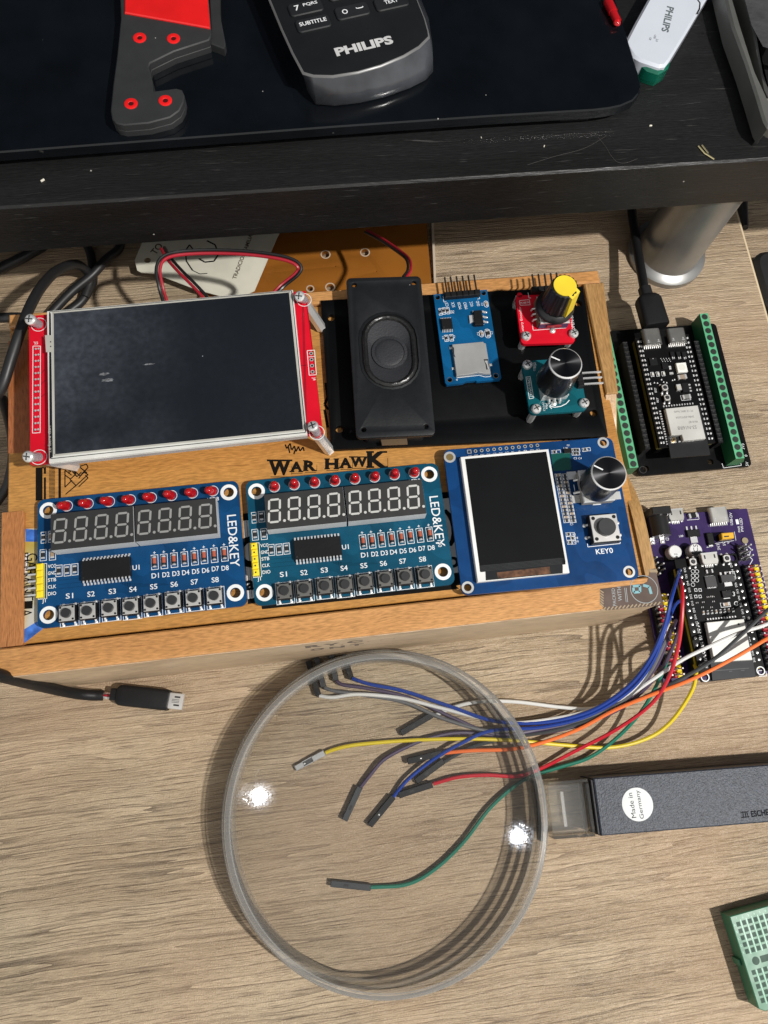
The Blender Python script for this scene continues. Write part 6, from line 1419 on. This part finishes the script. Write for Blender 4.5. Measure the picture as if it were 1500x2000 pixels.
# ------------------------------------------------------------------ things on the shelf
t = thing('stand_hook', 'flat black hooked stand with a red panel and four red rivets on the glass', 'stand', (-45, 250, GZ+.05), 0)
hz = GZ+5.9
def hk(x, y, z=hz): q = LP(t, x, y, z); return (q.x, q.y)
body = [hk(*p) for p in ((232, -80), (236, 35), (229, 105), (221, 165), (216, 215), (219, 232), (228, 241), (242, 244), (290, 240), (332, 229), (350, 216), (358, 200), (360, 186), (355, 175), (344, 172), (299, 178), (297, 155), (290, 131), (293, 123), (340, 100), (408, 78), (412, 70), (412, 58), (400, -80))]
RB = mat('rubber_black', (0.021, 0.022, 0.023), 0.6, dust=.04); HRED = mat('hook_red', (0.72, 0.012, 0.012), 0.22, coat=.5)
b = M(); b.prism(body, 0, 2.7, 0, .3); b.prism(body, 2.85, 5.9, 0, .4); b.build('hook_body', [RB], t)
b = M(); back = [hk(*p, hz-3) for p in ((405, -80), (428, -80), (430, 30), (441, 88), (438, 98), (412, 88), (413, 60))]; b.prism(back, 0, 3.6, 0, .3); b.build('side_frame', [RB], t)
b = M(); pn = [hk(*p) for p in ((245, -80), (244, 28), (411, 58), (400, -80))]; b.prism(pn, 5.85, 6.7, 0, .4); b.build('red_panel', [HRED], t)
for x, y in ((273, 74.5), (339, 76), (256, 203), (323, 197)):
    u = hk(x, y); b = M(); b.lathe(u[0], u[1], [(2.55, 5.8), (2.55, 6.1), (2.2, 6.25), (1.1, 6.15), (.95, 5.9)], 0, 24); b.flat(circ(u[0], u[1], 1.0, 14), 5.95, 1); b.build('rivet', [HRED, mat('rivet_hole', (0.06, 0.004, 0.004), 0.4)], t)

t = thing('remote_control', 'black television remote with white lettered keys lying on the glass', 'remote', (35, 250, GZ+.05), 12.5)
RZ2 = GZ+12.0
def rm(x, y, z=RZ2): q = LP(t, x, y, z); return (q.x, q.y)
tp = [rm(*p) for p in ((525, 0), (549, 58), (570, 104), (591, 143), (612, 149), (650, 150), (700, 142), (745, 129), (790, 110), (820, 92), (840, 72), (838, 60), (831, 35), (817, 0))]
d_up = Vector((0, 1)); tp = [(tp[0][0]-2.0, tp[0][1]+110)]+tp+[(tp[-1][0]+2.5, tp[-1][1]+110)]
btm = []
for i, p in enumerate(tp):
    btm.append((p[0], p[1]))
low = [rm(*p, GZ+1.2) for p in ((532, 0), (560, 58), (583, 104), (601, 176), (617, 203), (655, 206), (705, 200), (752, 189), (800, 172), (832, 156), (846, 140), (845, 100), (838, 40), (822, 0))]
low = [(tp[0][0]+1, tp[0][1])]+low+[(tp[-1][0]-1, tp[-1][1])]
b = M()
foot = [(p[0], p[1]+.8) for p in low]
mid = [(a[0]*.35+c[0]*.65, a[1]*.35+c[1]*.65-.6) for a, c in zip(tp, low)]
b.loft([[(x, y, .05) for x, y in foot], [(x, y, 1.2) for x, y in low], [(x, y, 6.0) for x, y in mid], [(x, y, 11.3) for x, y in tp]], 0, top=False)
b.loft([[(x, y, 11.3) for x, y in tp], [(x, y, 12.0) for x, y in inset(tp, .7)]], 2, bot=False, top=False)
b.loft([[(x, y, 12.0) for x, y in inset(tp, .7)], [(x, y, 12.05) for x, y in inset(tp, 1.0)]], 1, bot=False)
RTOP = mat('remote_top', (0.0075, 0.0085, 0.0095), 0.45, spec=.3, bump=.1, dust=.12, vscale=30); REND = mat('remote_end', (0.040, 0.043, 0.049), 0.20, var=.5, vscale=70, coat=.3)
b.build('remote_body', [REND, RTOP, mat('remote_edge', (0.12, 0.12, 0.12), 0.3)], t, smooth=50)
b = M(); u = rm(711, 90); b.text('PHILIPS', u[0], u[1], 12.1, 4.2, 0, 0, 23.5, bold=.045); b.build('maker_name', [mat('grey_print', (0.52, 0.52, 0.52), 0.5)], t)
KEYM = mat('key_rubber', (0.012, 0.013, 0.0145), 0.55, spec=.3)
def key(px, py, w, h, s, th=2.0, parts=None):
    u = rm(px, py); b = M(); b.prism(rrect(u[0]-w/2, u[0]+w/2, u[1]-h/2, u[1]+h/2, 1.5, 4), 11.9, 13.0, 0, .35)
    for s_, dx, dy, hh, ww in s: b.text(s_, u[0]+dx, u[1]+dy, 13.05, hh, 1, 0, ww, bold=.015)
    if parts: b.poly_line([(u[0]+a, u[1]+c) for a, c in parts], .45, 13.05, 1)
    b.build('key', [KEYM, WHITE], t)
key(597, 18, 13.6, 6.4, [('7', -3.4, .4, 2.6, 2.0), ('PQRS', 2.2, 1.0, 1.7, 5.8)])
key(612, 49, 13.6, 6.4, [('SUBTITLE', 0, .5, 1.9, 11)])
key(688, 25, 13.6, 6.4, [('O', -3.0, .2, 2.3, 2.3)], parts=((1.8, .9), (2.1, .4), (4.4, .4), (4.7, .9)))
key(764, 8, 13.6, 6.4, [('TEXT', 0, .3, 1.9, 5.6)])
key(672, -12, 13.6, 6.4, [('8', -3, .2, 2.4, 2.0), ('TUV', 2.2, .4, 1.7, 4.6)])
key(582, -22, 13.6, 6.4, [('4', -3.4, .4, 2.6, 2.0), ('GHI', 2.2, 1.0, 1.7, 4.4)])
key(750, -34, 13.6, 6.4, [('9', -3, .2, 2.4, 2.0), ('WXYZ', 2.2, .4, 1.7, 5.8)])

t = thing('memory_stick', 'white memory stick with a clear green end on the black shelf', 'memory stick', (158, 262, SH+.05), 0)
uz = SH+8.6
def us(x, y, z=uz): q = LP(t, x, y, z); return (q.x, q.y)
bd = [us(*p) for p in ((1300, -60), (1266, -2), (1240, 45), (1222, 80), (1224, 90), (1238, 110), (1252, 118), (1288, 130), (1300, 128), (1308, 118), (1340, 66), (1380, -2), (1415, -60))]
b = M(); b.prism(bd, 1.0, 8.6, 0, 1.0); ub = b.build('stick_body', [mat('gloss_white', (0.55, 0.585, 0.65), 0.18, var=.03, coat=.5)], t)
gb = [us(*p, SH+5) for p in ((1238, 108), (1252, 117), (1290, 130), (1302, 128), (1308, 124), (1303, 138), (1284, 150), (1262, 143), (1245, 128))]
b = M(); b.prism(gb, .05, 6.6, 0, .8); b.build('green_end', [mat('clear_green', (0.004, 0.20, 0.12), 0.12, trans=.55, coat=.3)], t)
b = M(); u = us(1304, 38); b.text('PHILIPS', u[0], u[1], 8.65, 3.2, 0, -113, 14.5, bold=.03)
for s, x, y in (('USB', 1279, 72), ('2.0', 1283, 79), ('GB', 1270, 76)): u = us(x, y); b.text(s, u[0], u[1], 8.65, .9, 0, -113)
b.build('maker_name', [mat('stick_print', (0.10, 0.12, 0.13), 0.5)], ub, flat=True)
b = M(); ln_ = [us(*p) for p in ((1361, -2), (1367, 6), (1366, 18), (1361, 28))]; b.poly_line(ln_, .6, 8.66, 0); b.build('seam', [BLACKM], ub, flat=True)

t = thing('loose_led', 'loose red light emitting diode on the glass left of the white memory stick', 'led', (137, 280, GZ), 0)
a, c = P(1187, 2, GZ+2.1), P(1206, 42, GZ+2.1)
b = M(); b.tube([a, a.lerp(c, .55)], 1.9, 0, 16); b.tube([a.lerp(c, .5), c], 1.6, 0, 16); q = c; b.dome(c.x, c.y, c.z-.8, 1.6, 0, 14, 4); b.build('led_lens', [REDLED], t, world=True)
b = M(); d = (a-c).normalized(); b.tube([a, a+d*14+Vector((0, 0, -1))], .3, 0, 6); b.tube([a+Vector((1, 0, 0)), a+d*13+Vector((2, 0, -1))], .3, 0, 6); b.build('led_leg', [TIN], t, world=True)

t = thing('tweezers', 'dark steel tweezers with closed tips at the right edge of the shelf', 'tweezers', (200, 225, SH), 0)
TW = mat('dark_steel', (0.20, 0.20, 0.185), 0.38, .6); TWT = mat('tip_steel', (0.34, 0.34, 0.29), 0.38, .6)
def strip(pts, z0, z1, name, m_):
    w = [P(x, y, (z0+z1)/2) for x, y in pts]; n = len(w)//2
    b = M(); b.prism([(q.x, q.y) for q in w], z0, z1, 0, .9); b.build(name, [m_], t, world=True)
strip([(1397, -30), (1409, -30), (1437, 66), (1465, 155), (1487, 203), (1497, 238), (1497, 255), (1489, 266), (1481, 252), (1467, 205), (1447, 142), (1421, 70)], SH+2, SH+11, 'arm', TW)
strip([(1432, -30), (1444, -30), (1468, 66), (1483, 160), (1496, 200), (1492, 206), (1484, 190), (1476, 150), (1460, 72)], SH+2, SH+11, 'arm', TW)
strip([(1482, 200), (1497, 204), (1510, 230), (1508, 258), (1499, 252), (1498, 236)], SH+3, SH+10, 'tip', TWT)
t = thing('dark_pouch', 'dark grey cloth pouch in the top right corner behind the tweezers', 'pouch', (225, 270, SH), 0)
q = [P(x, y, SH+8) for x, y in ((1462, -60), (1474, 20), (1486, 66), (1500, 92), (1560, 110), (1600, -60))]
b = M(); pw = [(k.x, k.y) for k in q]; b.loft([[(x, y, SH+.1) for x, y in pw], [(x, y, SH+6) for x, y in pw], [(x, y, SH+11) for x, y in inset(pw[::-1], 3)[::-1]], [(x, y, SH+13) for x, y in inset(pw[::-1], 7)[::-1]]], 0)
b.build('pouch_cloth', [mat('grey_cloth', (0.040, 0.040, 0.042), 0.7, var=.4, vscale=120, bump=.8, bscale=500)], t, world=True)
t = thing('brass_pin', 'tiny two pronged brass pin on the shelf near its front edge', 'pin', (177, 222, SH), 0)
b = M(); p0, p1, p2 = P(1395, 311, SH+.5), P(1381, 302, SH+.5), P(1364, 285, SH+.5); p3_ = P(1371, 283.5, SH+.5)
b.tube([p0, p1], .35, 0, 6); b.tube([p1, P(1377, 300, SH+.5), p2], .35, 0, 6); b.tube([p1, P(1383, 299, SH+.5), p3_], .35, 0, 6); b.build('pin_metal', [mat('brass', (0.78, 0.68, 0.38), 0.3, .9)], t, world=True)
HAIR = mat('pale_hair', (0.075, 0.073, 0.068), 0.5)
def hair(label, pts):
    w = [P(x, y, SH+.12) for x, y in pts]; o = thing('hair', label, 'hair', tuple(w[0])); b = M(); b.tube(spline(w), .05, 0, 5); b.build('strand', [HAIR], o, world=True)
hair('fine pale hair curling on the shelf below the rounded glass corner', [(1168, 268), (1182, 285), (1193, 303), (1205, 316), (1222, 318), (1245, 310)])
hair('fine pale hair lying straight across the shelf below the glass', [(1030, 322), (1085, 305), (1140, 290), (1185, 265)])
for i, (x, y, s) in enumerate(((1271, 245, .40), (83, 352, .55), (1063, 285, .30), (940, 268, .22))):
    q = P(x, y, SH+.3); b = M(); b.T = Matrix.Translation(q) @ Matrix.Rotation(.6*i, 4, 'Z'); b.box(-s*1.4, s*1.4, -s*.6, s*.6, -.28, s*.5, 0, .1)
    tag(b.build('crumb', [mat('crumb_white', (0.72, 0.68, 0.58), 0.6)]), ('white crumb on the shelf right of the glass corner', 'pale crumb near the left end of the shelf edge', 'small pale crumb below the right part of the glass', 'smallest pale crumb below the glass edge')[i], 'crumb')
t = thing('black_adapter', 'rounded black adapter beyond the right edge of the oak table', 'adapter', (285, 240, -28), 0)
q = P(1530, 545, -16); b = M(); b.prism(rrect(q.x-22, q.x+26, q.y-26, q.y+12, 9, 5), -27.9, -4, 0, 2.5); b.build('adapter_body', [CBL], t, world=True)
b = M(); b.tube(spline([Vector((268, 300, -25)), P(1452, 440, -25), P(1453, 410, -25), P(1450, 340, -25)]), 2.2, 0, 10); b.build('gap_shade', [CBL], t, world=True)  # dark tube stands in for the shaded gap beside the table

# ------------------------------------------------------------------ green breadboard
t = thing('breadboard', 'mint green mini breadboard at the lower right corner of the table', 'breadboard', (149.8, -88.8, 0.05), 6.0)
GB = mat('mint_plastic', (0.036, 0.165, 0.088), 0.42, var=.06); GD = mat('mint_deep', (0.004, 0.040, 0.020), 0.6)
b = M(); o_ = [(0, 0), (46, 0), (46, -35.4), (2.2, -35.4), (0, -34.0)]
b.prism(o_, 1.2, 9.2, 0, .3); b.prism(inset(o_[::-1], .5), 0, 1.18, 2); b.box(-1.1, -.02, -19, -16.5, 1.5, 6.5, 0, .3)
for i in range(17):
    for j in range(10):
        x = 2.6+i*2.54; y = -3.5-j*2.54-(5.2 if j > 4 else 0)
        b.flat([(x-.82, y-.86), (x+.82, y-.86), (x+.82, y+.86), (x-.82, y+.86)], 9.22, 1)
    if i % 1 == 0: b.line(2.6+i*2.54+1.27, -2.0, 2.6+i*2.54+1.27, -14.9, .28, 9.23, 3); b.line(2.6+i*2.54+1.27, -20.8, 2.6+i*2.54+1.27, -33.0, .28, 9.23, 3)
b.flat(circ(4.9, -17.7, 1.55, 20), 9.23, 1); b.box(7.0, 44, -18.9, -16.5, 9.2, 9.24, 1)
for i in range(17): b.text(str(i+1), 2.6+i*2.54, -1.35, 9.23, .9, 3)
for j, ch in enumerate('ABCDE'): b.text(ch, 1.0, -3.5-j*2.54, 9.23, .8, 3)
b.build('board_block', [GB, GD, mat('foam_white', (0.5, 0.5, 0.48), 0.7), mat('mint_light', (0.24, 0.52, 0.37), 0.4)], t)
